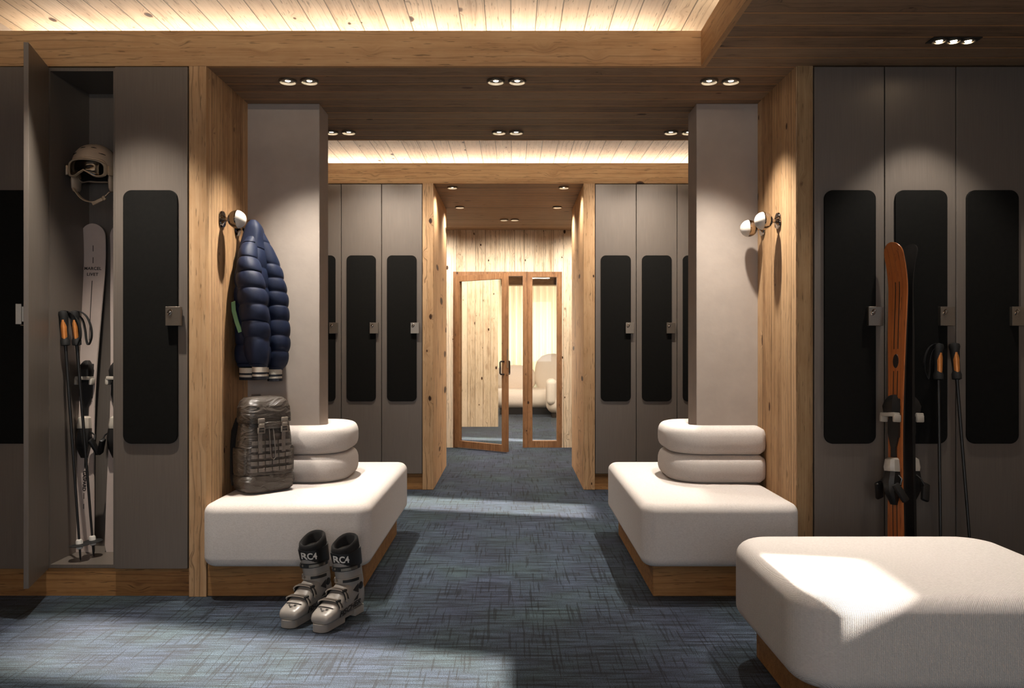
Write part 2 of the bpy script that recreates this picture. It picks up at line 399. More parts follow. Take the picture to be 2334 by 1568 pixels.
def text_mesh(txt, size, name, mat, parent, matrix, extrude=.0006, align='CENTER', shear=0.0, spacing=1.0, bold=0.0):
    cu = bpy.data.curves.new(name, 'FONT'); cu.body = txt; cu.size = size; cu.extrude = extrude; cu.align_x = align
    cu.align_y = 'CENTER'; cu.shear = shear; cu.space_character = spacing; cu.offset = bold
    o = bpy.data.objects.new('txt', cu); COL.objects.link(o)
    bpy.context.view_layer.update()
    me = bpy.data.meshes.new_from_object(o.evaluated_get(bpy.context.evaluated_depsgraph_get()))
    bpy.data.objects.remove(o); bpy.data.curves.remove(cu)
    me.transform(matrix); me.materials.clear(); me.materials.append(M[mat]); me.name = name
    q = bpy.data.objects.new(name, me); COL.objects.link(q); q.parent = parent
    return q

# ------------------------------------------------------------------ the setting
XL, XR, YN, YF = -2.55, 2.45, -1.6, 9.27
H, HC = 2.5, 2.79
def sbox(name, mat, *b, bev=0.0): return struct(MB().box(*b, bev=bev).make(name, mat, smooth=None))
sbox('floor', 'carpet', XL-.1, 3.5, YN-.1, 16.6, -.1, 0)
sbox('wall_left', 'white_paint', XL-.1, XL, YN-.1, YF, 0, 2.95)
mb = MB(); mb.box(XL-.1, -1.5, YN-.1, YN, 0, 2.95); mb.box(1.5, XR+.1, YN-.1, YN, 0, 2.95); mb.box(-1.5, 1.5, YN-.1, YN, 0, .75); mb.box(-1.5, 1.5, YN-.1, YN, 2.25, 2.95)
struct(mb.make('wall_near', 'white_paint', smooth=None))  # opening in this unseen wall is invented for the fill lamp
# right wall with two window openings (both outside the picture)
W1 = (1.88, 2.47, 1.09, 2.25); W2 = (5.02, 5.52, 0.95, 2.25)
mb = MB()
for y0, y1 in ((YN-.1, W1[0]), (W1[1], W2[0]), (W2[1], YF)): mb.box(XR, XR+.1, y0, y1, 0, 2.95)
for q in (W1, W2): mb.box(XR, XR+.1, q[0], q[1], 0, q[2]); mb.box(XR, XR+.1, q[0], q[1], q[3], 2.95)
struct(mb.make('wall_right', 'white_paint', smooth=None))
# ceiling planks of the raised bays
sbox('ceiling', 'coffer_wood', XL-.1, XR+.1, YN-.1, YF+.2, HC, HC+.1)
sol = [('ceiling_soffit_middle', XL, XR, 3.825, 5.165), ('ceiling_soffit_right', .915, XR, YN, 3.825), ('ceiling_soffit_near', XL, .915, YN, .475), ('ceiling_soffit_far', XL, XR, 6.605, YF)]
for nm, x0, x1, y0, y1 in sol: sbox(nm, 'soffit_wood', x0, x1, y0, y1, H, H+.03)
sbox('trim_1', 'fascia_wood', XL, .915, 3.8, 3.825, H-.001, 2.665)
sbox('trim_2', 'fascia_wood_y', .89, .915, .5, 3.8, H-.001, 2.665)
sbox('trim_3', 'fascia_wood', XL, XR, 6.58, 6.605, H-.001, 2.665)
sbox('trim_4', 'fascia_wood', XL, XR, 5.165, 5.19, H-.001, 2.665)
sbox('trim_5', 'fascia_wood', XL, .915, .475, .5, H-.001, 2.665)
# unseen boards added at the back of the coves to block light leaks
sbox('cove_blocker_1', 'coffer_wood', XL, XR, 4.3, 4.33, H+.03, HC); sbox('cove_blocker_2', 'coffer_wood', XL, XR, 7.25, 7.28, H+.03, HC)
sbox('cove_blocker_3', 'coffer_wood', 1.45, 1.48, -.4, 4.3, H+.03, HC); sbox('cove_blocker_4', 'coffer_wood', XL, 1.45, -.4, -.37, H+.03, HC)
# wood side panels that frame the aisle
sbox('trim_15', 'post_wood', -1.521, -1.44, 3.8, 3.83, 0, H)
sbox('trim_10', 'panel_wood', -1.521, -1.44, 3.83, 4.396, 0, H)
sbox('trim_11', 'panel_wood', 1.339, 1.345, 3.805, 4.396, 0, H)
sbox('trim_12', 'side_post_wood', 1.345, 1.417, 3.8, 4.396, 0, H)
# plaster piers
sbox('wall_left_pier', 'plaster', -1.75, -1.049, 4.396, 4.606, .456, H, bev=.004)
sbox('wall_right_pier', 'plaster', 1.005, 1.7, 4.396, 4.606, .456, H, bev=.004)
sbox('wall_left_back', 'white_paint', XL, -1.75, 4.5, 4.606, 0, H)
sbox('wall_right_back', 'white_paint', 1.7, XR, 4.5, 4.606, 0, H)
# corridor walls
sbox('trim_13', 'post_wood', -.73, -.64, 6.58, 7.87, 0, H, bev=.004)
sbox('trim_14', 'post_wood', .583, .676, 6.58, 7.87, 0, H, bev=.004)
sbox('wall_far_left', 'white_paint', XL, -.73, 7.1, 7.2, 0, H)
sbox('wall_far_right', 'white_paint', .676, XR, 7.1, 7.2, 0, H)
sbox('wall_vestibule_left', 'wall_wood', -1.42, -1.32, 7.2, YF, 0, H)
sbox('wall_vestibule_right', 'wall_wood', 1.25, 1.35, 7.2, YF, 0, H)
# end wall with the door opening
DX0, DX1, DXM, DZ = -.675, .575, .125, 2.02
mb = MB(); mb.box(-1.6, DX0, YF, YF+.12, 0, H); mb.box(DX1, 1.6, YF, YF+.12, 0, H); mb.box(DX0, DX1, YF, YF+.12, DZ, H)
struct(mb.make('wall_end', 'wall_wood', smooth=None))
# lounge behind
sbox('wall_lounge_left', 'wall_wood', -3.0, -.2, 11.6, 11.72, 0, 2.5)
sbox('wall_lounge_right', 'wall_wood', 3.2, 3.3, YF+.12, 16.4, 0, 2.6)
sbox('wall_lounge_side', 'wall_wood', -3.0, -2.9, YF+.12, 16.4, 0, 2.6)
sbox('wall_lounge_end', 'white_paint', -3.0, 3.3, 16.4, 16.5, 0, 2.6)
sbox('ceiling_lounge', 'soffit_wood', -3.0, 3.3, YF, 16.5, 2.5, 2.6)
sbox('ceiling_lounge_beam', 'soffit_wood', -.2, 3.2, 14.6, 14.9, 2.26, 2.5)
# plinths under the locker rows
sbox('baseboard_left', 'plinth_wood', XL, -1.521, 3.815, 4.2, 0, .13)
sbox('baseboard_right', 'plinth_wood', 1.417, XR, 3.815, 4.2, 0, .13)
sbox('baseboard_far_left', 'plinth_wood', -1.73, -.73, 6.6, 7.0, 0, .13)
sbox('baseboard_far_right', 'plinth_wood', .676, 1.69, 6.6, 7.0, 0, .13)
# frames of the side windows
for i, q in ((2, W1), (3, W2)):
    e = bpy.data.objects.new('window_%d' % i, None); COL.objects.link(e); struct(e)
    f = MB(); y0, y1, z0, z1 = q
    f.box(XR+.03, XR+.08, y0, y0+.02, z0, z1); f.box(XR+.03, XR+.08, y1-.02, y1, z0, z1)
    f.box(XR+.03, XR+.08, y0+.02, y1-.02, z0, z0+.02); f.box(XR+.03, XR+.08, y0+.02, y1-.02, z1-.02, z1)
    f.make('window_frame', 'door_wood', e, smooth=None)

# ------------------------------------------------------------------ glazed door and side light
def frame_mb(x0, x1, z0, z1, y0, y1, s, sb=None):
    m = MB(); sb = sb or s
    m.box(x0, x0+s, y0, y1, z0, z1); m.box(x1-s, x1, y0, y1, z0, z1)
    m.box(x0+s, x1-s, y0, y1, z1-s, z1)
    if sb > 0: m.box(x0+s, x1-s, y0, y1, z0, z0+sb)
    return m
d1 = bpy.data.objects.new('door_1', None); COL.objects.link(d1); struct(d1)
fm = MB(); fm.box(DX0, DX0+.05, YF-.01, YF+.13, 0, DZ); fm.box(DXM, DXM+.05, YF-.01, YF+.13, 0, DZ); fm.box(DX0+.05, DXM, YF-.01, YF+.13, DZ-.05, DZ)
fm.make('door_frame', 'door_wood', d1, smooth=None)
leafw = .735; leafang = -R(37)
lf = frame_mb(0, leafw, .012, 1.965, -.045, 0, .062, .075).make('door_leaf', 'door_wood', d1, smooth=None)
lf.location = (DX0+.052, YF-.005, 0); lf.rotation_euler = (0, 0, leafang)
MB().box(.06, leafw-.06, -.028, -.018, .08, 1.905).make('glass_pane', 'glass', lf, smooth=None)
for sy in (-1, 1):
    hm = MB(); yb = -.0225+sy*.0225; xh = leafw-.032
    hm.tube([(xh, yb, 1.0), (xh, yb+sy*.055, 1.0), (xh-.004, yb+sy*.062, .99), (xh-.004, yb+sy*.062, .87), (xh, yb+sy*.055, .86), (xh, yb, .86)], .009, 10)
    hm.make('door_handle', 'black_plastic', lf)
MB().box(leafw-.001, leafw+.003, -.034, -.012, .93, 1.13).make('lock_faceplate', 'steel', lf, smooth=None)
w1 = bpy.data.objects.new('window_1', None); COL.objects.link(w1); struct(w1)
frame_mb(DXM+.05, DX1, .0, DZ, YF+.0, YF+.09, .06, .075).make('window_frame', 'door_wood', w1, smooth=None)
MB().box(DXM+.108, DX1-.058, YF+.035, YF+.045, .07, DZ-.058).make('glass_pane', 'glass', w1, smooth=None)

# ------------------------------------------------------------------ lockers
LZ0, LZ1 = .132, 2.495
def make_locker(label, x0, x1, y, hooks=None, angle=0.0, group=None, open_front=False):
    wd = x1-x0; z0 = 0; hh = LZ1-LZ0
    e = thing('locker', label, 'locker', (x0, y, LZ0), 0, group)
    b = MB(); t = .016; y0, y1 = .022, .39; g = .0015
    b.box(g, t, y0, y1, 0, hh); b.box(wd-t, wd-g, y0, y1, 0, hh)
    b.box(t, wd-t, y0, y1, 0, t); b.box(t, wd-t, y0, y1, hh-t, hh); b.box(t, wd-t, y1-t, y1, t, hh-t)
    b.make('carcass', 'locker_inside' if not open_front else 'locker', e, smooth=None)
    d = MB(); d.box(g+.001, wd-g-.001, 0, .02, .002, hh-.003, bev=.0015)
    dm = d.make('door', 'locker', e, smooth=None); dm.rotation_euler = (0, 0, angle)
    m = .0455; pz0, pz1 = .723-LZ0, 1.911-LZ0
    p = MB(); out = rrect(m, wd-m, pz0, pz1, .04, 8)
    p.rings([[(x, -.0002, z) for x, z in out], [(x, -.010, z) for x, z in out], [(x+(.0015 if x < wd/2 else -.0015), -.0115, z+(.0015 if z < 1 else -.0015)) for x, z in out]])
    p.make('inset_panel', 'black_panel', dm)
    lx1 = wd-.022; lx0 = lx1-.069; lz0, lz1 = 1.275-LZ0, 1.364-LZ0
    l = MB(); l.box(lx0, lx1, -.036, -.0118, lz0, lz1, bev=.0015, seg=1); l.box(lx0+.02, lx1-.004, -.0118, -.0003, lz0+.012, lz1-.012)
    l.make('lock_plate', 'steel', dm, smooth=None)
    k = MB(); k.M = Matrix.Translation((lx0+.021, -.036, lz1-.026)) @ Matrix.Rotation(R(90), 4, 'X') @ Matrix.Diagonal((.75, 1.15, 1, 1)).to_4x4()
    k.M = Matrix.Translation((lx0+.021, -.036, lz1-.026)) @ Matrix.Rotation(R(30), 4, 'Y') @ Matrix.Rotation(R(90), 4, 'X') @ Matrix.Diagonal((.7, 1.15, 1, 1))
    k.lathe([(.014, -.001), (.0145, .003), (.012, .0045), (.010, .003), (.009, .003), (.007, .0075), (0, .009)], 20)
    k.make('lock_knob', 'chrome', dm)
    if open_front:
        pg = MB(); pg.tube([(.125, y1-t, 2.10-LZ0), (.125, y1-.075, 2.10-LZ0), (.125, y1-.085, 2.12-LZ0)], .006, 8); pg.box(.105, .145, y1-t-.006, y1-t, 2.07-LZ0, 2.13-LZ0)
        pg.make('helmet_peg', 'black_plastic', e)
    return e
NG = 'taupe lockers of the near rows'; FG = 'taupe lockers of the far rows'
YD = 3.79
make_locker('taupe locker cut off by the left picture edge, its panel half behind the open door', -2.53, -2.198, YD, group=NG)
make_locker('open taupe locker with its door swung out, holding white skis, poles and a helmet', -2.198, -1.868, YD, angle=-R(73.5), group=NG, open_front=True)
make_locker('closed taupe locker between the open locker and the timber panel with the jacket', -1.868, -1.5225, YD, group=NG)
make_locker('taupe locker right beside the timber post of the two bare coat hooks', 1.4185, 1.7505, YD, group=NG)
make_locker('taupe locker behind the orange skis, with the left ski pole against its edge', 1.7505, 2.0855, YD, group=NG)
make_locker('taupe locker at the right picture edge, next to the right ski pole', 2.0855, 2.42, YD, group=NG)
YD2 = 6.575
make_locker('far taupe locker mostly hidden behind the left plaster pier', -1.721, -1.392, YD2, group=FG)
make_locker('far taupe locker in the middle of the three seen beside the left pier', -1.392, -1.063, YD2, group=FG)
make_locker('far taupe locker touching the knotty post left of the corridor', -1.063, -.7315, YD2, group=FG)
make_locker('far taupe locker touching the timber post right of the corridor', .6775, 1.0126, YD2, group=FG)
make_locker('far taupe locker in the middle of the three seen beside the right pier', 1.0126, 1.345, YD2, group=FG)
make_locker('far taupe locker mostly hidden behind the right plaster pier', 1.345, 1.68, YD2, group=FG)

# ------------------------------------------------------------------ benches, ottoman, back cushions
def seat(name, label, cat, x0, x1, y0, y1, z0, z1, Rr, r, px0, px1, py0, py1, group=None, seatname='seat_cushion'):
    cx, cy = (x0+x1)/2, (y0+y1)/2
    e = thing(name, label, cat, (cx, cy, 0), 0, group)
    m = MB(); slab(m, x0-cx, x1-cx, y0-cy, y1-cy, z0, z1, Rr, r, crown=.004); m.make(seatname, 'fabric' if cat == 'ottoman' else 'fabric_soft', e)
    p = MB(); p.box(px0-cx, px1-cx, py0-cy, py1-cy, 0, z0+.004, bev=.003, seg=1); p.make('plinth', 'plinth_wood', e, smooth=None)
    return e
BG = 'cream upholstered benches beside the aisle'
seat('bench', 'cream upholstered bench left of the aisle, under the backpack', 'bench', -1.436, -.655, 3.71, 5.1, .157, .45, .07, .045, -1.436, -.72, 3.805, 5.04, BG)
seat('bench', 'cream upholstered bench right of the aisle, with no bag on it', 'bench', .60, 1.335, 3.71, 5.1, .157, .45, .07, .045, .665, 1.335, 3.805, 5.04, BG)
seat('ottoman', 'large cream ottoman with rounded corners in the right front, sunlit on one corner', 'ottoman', .838, 1.835, 2.335, 3.15, .165, .45, .15, .055, .93, 1.75, 2.42, 3.07)

def bolster(label, side, z0, hgt, group):
    """U-shaped pad around a pier; side -1 = left pier"""
    xc = -1.049 if side < 0 else 1.005
    xw = -1.438 if side < 0 else 1.337
    wd = .172; yf, yb = 4.396-wd/2-.002, 4.606+wd/2+.002; xs = xc-side*(wd/2+.002)
    rc = .11; pts = []
    L = Vector((xw+(-side)*.012, yf)); 
    pts.append((xw-side*.004, yf)); pts.append((xw-side*.03, yf)); 
    n = 10
    x_in = xs+side*rc
    for k in range(6): pts.append((xw-side*.03+(x_in-(xw-side*.03))*(k+1)/7, yf))
    for k in range(n+1):
        a = .5*PI*k/n; pts.append((x_in-side*rc*math.sin(a), yf+rc-rc*math.cos(a)))
    for k in range(n+1):
        a = .5*PI*k/n; pts.append((x_in-side*rc*math.cos(a), yb-rc+rc*math.sin(a)))
    for k in range(6): pts.append((x_in+((xw-side*.03)-x_in)*(k+1)/7, yb))
    pts.append((xw-side*.004, yb))
    rings = []
    N = 28
    for i, p in enumerate(pts):
        a, b = pts[max(i-1, 0)], pts[min(i+1, len(pts)-1)]
        t = Vector((b[0]-a[0], b[1]-a[1])).normalized(); nr = Vector((t.y, -t.x))
        s = .80 if i in (0, len(pts)-1) else 1.0
        ring = []
        for k in range(N):
            q = 2*PI*k/N; c, sn = math.cos(q), math.sin(q)
            e1 = .5
            u = math.copysign(abs(c)**e1, c)*wd/2; v = math.copysign(abs(sn)**.72, sn)*hgt/2
            ring.append((p[0]+nr.x*u*s, p[1]+nr.y*u*s, z0+hgt/2+v*s))
        rings.append(ring)
    m = MB(); cx, cy = xs, 4.5
    m.M = Matrix.Translation((-cx, -cy, -z0)); m.rings(rings)
    o = m.make('back_cushion', 'fabric_soft', smooth=60); o.location = (cx, cy, z0)
    return tag(o, label, 'cushion', group)
CG = 'cream U-shaped back cushions around the piers'
bolster('lower cream U-shaped cushion around the left pier, lying on the bench', -1, .4545, .149, CG)
bolster('upper cream U-shaped cushion around the left pier, on top of the lower one', -1, .604, .149, CG)
bolster('lower cream U-shaped cushion around the right pier, lying on the bench', 1, .4545, .149, CG)
bolster('upper cream U-shaped cushion around the right pier, on top of the lower one', 1, .604, .149, CG)

# ------------------------------------------------------------------ recessed downlights
def make_downlight(label, x, y, z=H, group=None):
    e = thing('downlight', label, 'downlight', (x, y, z), 0, group)
    m = MB(); m.lathe([(.036, -.0002), (.0435, -.0002), (.045, -.004), (.044, -.011), (.0415, -.0125), (.0395, -.0115), (.036, -.0002)], 28)
    m.make('trim_ring', 'steel', e)
    n = MB(); n.lathe([(.0385, -.0125), (.036, -.001), (.0352, -.001), (.0378, -.0125), (.0385, -.0125)], 28); n.make('inner_collar', 'white_plastic', e)
    c = MB(); c.lathe([(.0, -.0004), (.0365, -.0004), (.0365, -.002), (.016, -.002), (0, -.002)], 20); c.make('reflector', 'black_plastic', e)
    l = MB(); l.lathe([(.0, -.0022), (.013, -.0022), (.012, -.004), (0, -.0055)], 16); l.make('lamp_lens', 'lamp_glow', e)
    return e
def spot(x, y, z, e, size, blend, col=WARM, tilt=None):
    lamp('SPOT', 'downlight_beam', (x, y, z-.02), e, col, spot_size=R(size), spot_blend=blend, shadow_soft_size=.022, direction=tilt or (0, 0, -1))
DG = 'recessed ceiling downlights'
gx = [(-1.114, 'left'), (-1.007, 'left'), (-.08, 'middle'), (.026, 'middle'), (.98, 'right'), (1.088, 'right')]
proto = None
for row, y, en in (('front', 4.01, 165), ('back', 4.977, 185)):
    for i, (x, side) in enumerate(gx):
        lab = '%s lamp of the %s downlight pair in the %s row of the plank soffit' % ('left' if i % 2 == 0 else 'right', side, row)
        if proto is None: proto = make_downlight(lab, x, y, group=DG)
        else: dup(proto, lab, (x, y, H), group=DG)
    for x in (-1.06, -.027, 1.034):
        spot(x, y, H, en*(1 if abs(x) > .5 else .12), 84, 1.0)
CLAB = [(-.498, 6.73, 'corridor downlight by the entrance, left one of the nearest two'), (.432, 6.73, 'corridor downlight by the entrance, right one of the nearest two'),
        (-.498, 7.70, 'corridor downlight left of centre, in the second row past the entrance'), (.432, 7.70, 'corridor downlight right of centre, in the second row past the entrance'),
        (-.083, 8.48, 'left one of the close pair of downlights before the glazed door'), (.028, 8.48, 'right one of the close pair of downlights before the glazed door')]
for x, y, lab in CLAB:
    dup(proto, lab, (x, y, H), group='small downlights in the corridor')
for x, y, en in ((-.5, 6.75, 34), (.43, 6.75, 34), (-.5, 7.70, 46), (.43, 7.70, 46), (-.03, 8.48, 130), (-.9, 8.7, 75), (.85, 8.7, 75)): spot(x, y, H, en, 140, 1.0, WARM, (0, .35, -1) if y > 8 else None)
t3 = thing('downlight', 'triple downlight in one black tray on the dark ceiling above the right lockers', 'downlight', (1.903, 3.476, H), 0)
MB().box(-.105, .105, -.036, .036, -.004, -.0003, bev=.001, seg=1).make('tray', 'black_plastic', t3, smooth=None)
for dx in (-.062, 0, .062):
    m = MB(); m.lathe([(.024, 0), (.030, 0), (.031, -.005), (.029, -.007), (.0245, -.005), (.024, 0)], 24, (dx, 0, -.0042)); m.make('trim_ring', 'steel', t3)
    l = MB(); l.lathe([(0, 0), (.014, 0), (.012, -.003), (0, -.0045)], 16, (dx, 0, -.0045)); l.make('lamp_lens', 'lamp_glow', t3)
spot(1.903, 3.476, H, 40, 84, .5)
# the next downlight of the right soffit, above the ottoman
spot(1.35, 2.78, H, 150, 38, .5)
for x in (-1.15, -.75, .75, 1.15): spot(x, 5.80, HC, 70, 84, 1.0, tilt=(0, .62, -1))  # added spots without fixtures, hidden by the soffit, to brighten the far lockers
# spots of the raised bay that wash the left lockers
spot(-1.72, 3.36, HC, 190, 72, .7)

# ------------------------------------------------------------------ coat hooks
def make_hook(label, x, y, z, side, group):
    """side +1: sticks out towards +x"""
    e = thing('coat_hook', label, 'coat hook', (x, y, z), 0 if side > 0 else PI, group)
    RX = Matrix.Rotation(R(90), 4, 'Y')
    m = MB(RX); m.lathe([(.001, 0), (.041, 0), (.042, .004), (.039, .010), (.028, .014), (.016, .017), (.011, .022), (.010, .035), (0.0, .036)], 32); m.make('wall_plate', 'chrome', e)
    r = .045; cx = .076
    for nm, mat, a0, a1 in (('metal_half', 'chrome', -PI/2, 0.12), ('white_half', 'white_plastic', .12, PI/2)):
        pr = [(r*math.cos(a0+(a1-a0)*k/14), cx+r*math.sin(a0+(a1-a0)*k/14)) for k in range(15)]
        if nm == 'white_half': pr = [(.0, pr[0][1])]+pr
        q = MB(RX); q.lathe(pr, 32); q.make(nm, mat, e, smooth=50)
    return e
HG = 'ball-shaped coat hooks on the timber panels'
make_hook('chrome and white ball coat hook with nothing on it, in front of the jacket', -1.4395, 4.0, 1.808, 1, HG)
make_hook('coat hook that carries the navy jacket, mostly covered by it', -1.4395, 4.22, 1.795, 1, HG)
make_hook('chrome and white ball coat hook nearer the right locker row, right one of two', 1.3385, 4.05, 1.808, -1, HG)
make_hook('chrome and white ball coat hook nearer the right pier, left one of two', 1.3385, 4.30, 1.806, -1, HG)

# ------------------------------------------------------------------ skis and poles
def lerp_tab(tab, t):
    for (a, va), (b, vb) in zip(tab, tab[1:]):
        if t <= b: return va+(vb-va)*max(0, (t-a))/(b-a) if b > a else vb
    return tab[-1][1]
def smooth_tab(tab, t):
    for (a, va), (b, vb) in zip(tab, tab[1:]):
        if t <= b:
            q = min(1, max(0, (t-a)/(b-a))); q = q*q*(3-2*q); return va+(vb-va)*q
    return tab[-1][1]
def make_ski(label, Lg, wt, ww, wtl, top_mat, base_mat, group, kind):
    e = thing('ski', label, 'ski', (0,0,0), 0, group)
    def half(z):
        wv = smooth_tab([(0, wtl/2), (.45*Lg, ww/2), (.93*Lg, wt/2), (Lg+1, wt/2)], z)
        e0 = Lg-wt*.5
        if z > e0: wv *= math.sqrt(max(0, 1-((z-e0)/(wt*.5))**2))
        if z < .02: wv *= .86+.14*(z/.02)
        return max(wv, .0015)
    def bend(z):
        t0 = .86*Lg
        return (-.022 if kind == 'white' else -.045)*((z-t0)/(Lg-t0))**2 if z > t0 else (-.004*math.sin(PI*z/t0))
    def th(z): return smooth_tab([(0, .008), (.3*Lg, .016), (.5*Lg, .018), (.7*Lg, .014), (.9*Lg, .007), (Lg+1, .005)], z)
    zs = [Lg*.02*k for k in range(44)]+[Lg*.88+Lg*.12*(1-(1-k/16)**1.8) for k in range(17)]
    top, base = MB(), MB(); r1, r2 = [], []
    for z in zs:
        h, b, t = half(z), bend(z), th(z); c = min(.002, t*.3)
        r1.append([(-h, b-t*.55, z), (-h+c, b-t, z), (h-c, b-t, z), (h, b-t*.55, z)])
        r2.append([(-h, b, z), (-h, b-t*.55, z), (h, b-t*.55, z), (h, b, z)])
    base.rings(r2); base.make('ski_base', base_mat, e)
    top.rings(r1); top.make('topsheet', top_mat, e)
    def strip(x0, x1, z0, z1, name, mat, n=14):
        m = MB(); rr = []
        for k in range(n+1):
            z = z0+(z1-z0)*k/n; y = bend(z)-th(z)
            rr.append([(x0, y-.0001, z), (x1, y-.0001, z), (x1, y-.0007, z), (x0, y-.0007, z)])
        m.rings(rr); return m.make(name, mat, e, smooth=None)
    def face(x, z, rotz=0.0):
        y = bend(z)-th(z)-.0005
        sl = math.atan2((bend(z+.01)-th(z+.01))-(bend(z-.01)-th(z-.01)), .02)
        return Matrix.Translation((x, y, z)) @ Matrix.Rotation(-sl, 4, 'X') @ Matrix.Rotation(R(90), 4, 'X') @ Matrix.Rotation(rotz, 4, 'Z')
    zt, zh = .53*Lg, .375*Lg
    if kind == 'white':
        for a, b in ((1.515, 1.545), (1.455, 1.485), (1.06, 1.365), (.42, .62), (.265, .295), (.215, .24)): strip(-.0018, .0018, a, b, 'stripe', 'ink', 6)
        text_mesh('MARCEL', .0215, 'lettering', 'ink', e, face(0, 1.427), spacing=1.12, bold=.0004)
        text_mesh('LIVET', .0215, 'lettering', 'ink', e, face(0, 1.397), spacing=1.12, bold=.0004)
        text_mesh('GASPARD', .023, 'lettering', 'ink', e, face(0, .355, -PI/2), bold=.0006)
        for k, hw in ((0, .030), (1, .022), (-1, .022)):
            for s in (-1, 1): strip(min(s*.016, s*hw), max(s*.016, s*hw), .752+k*.008, .7535+k*.008, 'tick_mark', 'ink', 1)
    else:
        for s in (-1, 1):
            strip(s*.011-.0022, s*.011+.0022, .93, 1.07, 'stripe', 'ink', 6); strip(s*.011-.0022, s*.011+.0022, 1.17, 1.48, 'stripe', 'ink', 10); strip(s*.011-.0022, s*.011+.0022, .03, .52, 'stripe', 'ink', 8)
        q = MB(); q.M = face(0, 1.115) @ Matrix.Diagonal((.016, .032, 1, 1)); q.lathe([(1.0, 0), (.97, .0012), (0, .0012)], 24); q.make('badge', 'ink', e)
    y0 = -.018
    # toe binding
    tb = MB(); tb.box(-.030, .030, y0-.012, y0+.001, zt-.11, zt+.065, bev=.004)
    rings = []
    for z, hw, d in ((zt-.005, .031, .045), (zt+.03, .034, .05), (zt+.055, .027, .042), (zt+.075, .016, .028), (zt+.082, .010, .016)):
        rings.append([(-hw, y0-.006, z), (-hw*.8, y0-d, z), (0, y0-d*1.08, z), (hw*.8, y0-d, z), (hw, y0-.006, z)])
    tb.rings(rings); tb.make('toe_binding', 'black_plastic', e, smooth=30)
    tj = MB()
    tj.box(-.040, .040, y0-.052, y0-.014, zt-.017, zt+.001, bev=.004)
    tj.box(-.045, -.029, y0-.05, y0-.012, zt-.042, zt-.008, bev=.005); tj.box(.029, .045, y0-.05, y0-.012, zt-.042, zt-.008, bev=.005)
    tj.make('toe_jaw', 'grey_binding', e, smooth=30)
    pl = MB(); rings = []
    for z, hw in ((zt-.03, .030), (zt-.09, .031), (zt-.13, .020), (zt-.155, .013), (zh+.06, .013)):
        rings.append([(-hw, y0, z), (-hw, y0-.014, z), (hw, y0-.014, z), (hw, y0, z)])
    pl.rings(rings); pl.make('binding_track', 'black_plastic', e)
    # heel binding
    hc = MB(); rings = []
    for z, hw, d in ((zh+.058, .018, .03), (zh+.05, .026, .044), (zh+.015, .030, .05), (zh-.002, .030, .046)):
        rings.append([(-hw, y0-.004, z), (-hw, y0-d*.7, z), (-hw*.6, y0-d, z), (hw*.6, y0-d, z), (hw, y0-d*.7, z), (hw, y0-.004, z)])
    hc.rings(rings); hc.make('heel_cup', 'grey_binding', e, smooth=30)
    hb = MB(); rings = []
    for z, hw, d in ((zh-.003, .031, .044), (zh-.05, .033, .055), (zh-.09, .030, .05), (zh-.125, .022, .03), (zh-.15, .015, .016)):
        rings.append([(-hw, y0, z), (-hw, y0-d*.75, z), (-hw*.5, y0-d, z), (hw*.5, y0-d, z), (hw, y0-d*.75, z), (hw, y0, z)])
    hb.rings(rings); hb.make('heel_binding', 'black_plastic', e, smooth=30)
    for s in (-1, 1):
        br = MB(); br.tube([(s*.030, y0-.012, zh-.02), (s*(half(zh)+.012), y0-.016, zh-.035), (s*(half(zh)+.018), y0-.03, zh-.06)], .004, 8)
        br.M = Matrix.Translation((s*(half(zh)+.018), y0-.035, zh-.085)) @ Matrix.Rotation(R(-22)*s, 4, 'Y') @ Matrix.Rotation(R(24), 4, 'X')
        br.box(-.010, .010, -.018, .018, -.052, .035, bev=.007); br.make('brake_arm', 'black_plastic', e)
    return e
SG = 'white skis in the open locker'
ski1 = make_ski('white ski with black lettering in the open locker, the fully visible one', 1.655, .127, .080, .110, 'white_ski', 'black_plastic', SG, 'white')
lean = math.atan2(.085, 1.65)
ski1.location = (-2.148, 4.045, .1485); ski1.rotation_euler = (-lean, R(.5), 0)
ski2 = dup(ski1, 'white ski in the open locker, half hidden behind the closed door beside it', (-1.985, 4.045, .1485), rot=(-lean, R(.0), 0))
OG = 'orange skis leaning on the right lockers'
ski3 = make_ski('orange wooden ski with black stripes leaning on the right lockers', 1.66, .112, .078, .098, 'orange_ski', 'black_plastic', OG, 'orange')
ski3.location = (1.708, 3.575, .002); ski3.rotation_euler = (-R(4.2), R(2.2), R(-52))
ski3.rotation_mode = 'XYZ'
ski4 = make_ski('black ski standing base to base behind the orange one', 1.66, .112, .078, .098, 'black_plastic', 'black_plastic', OG, 'orange')
ski4.location = (1.745, 3.60, .002)

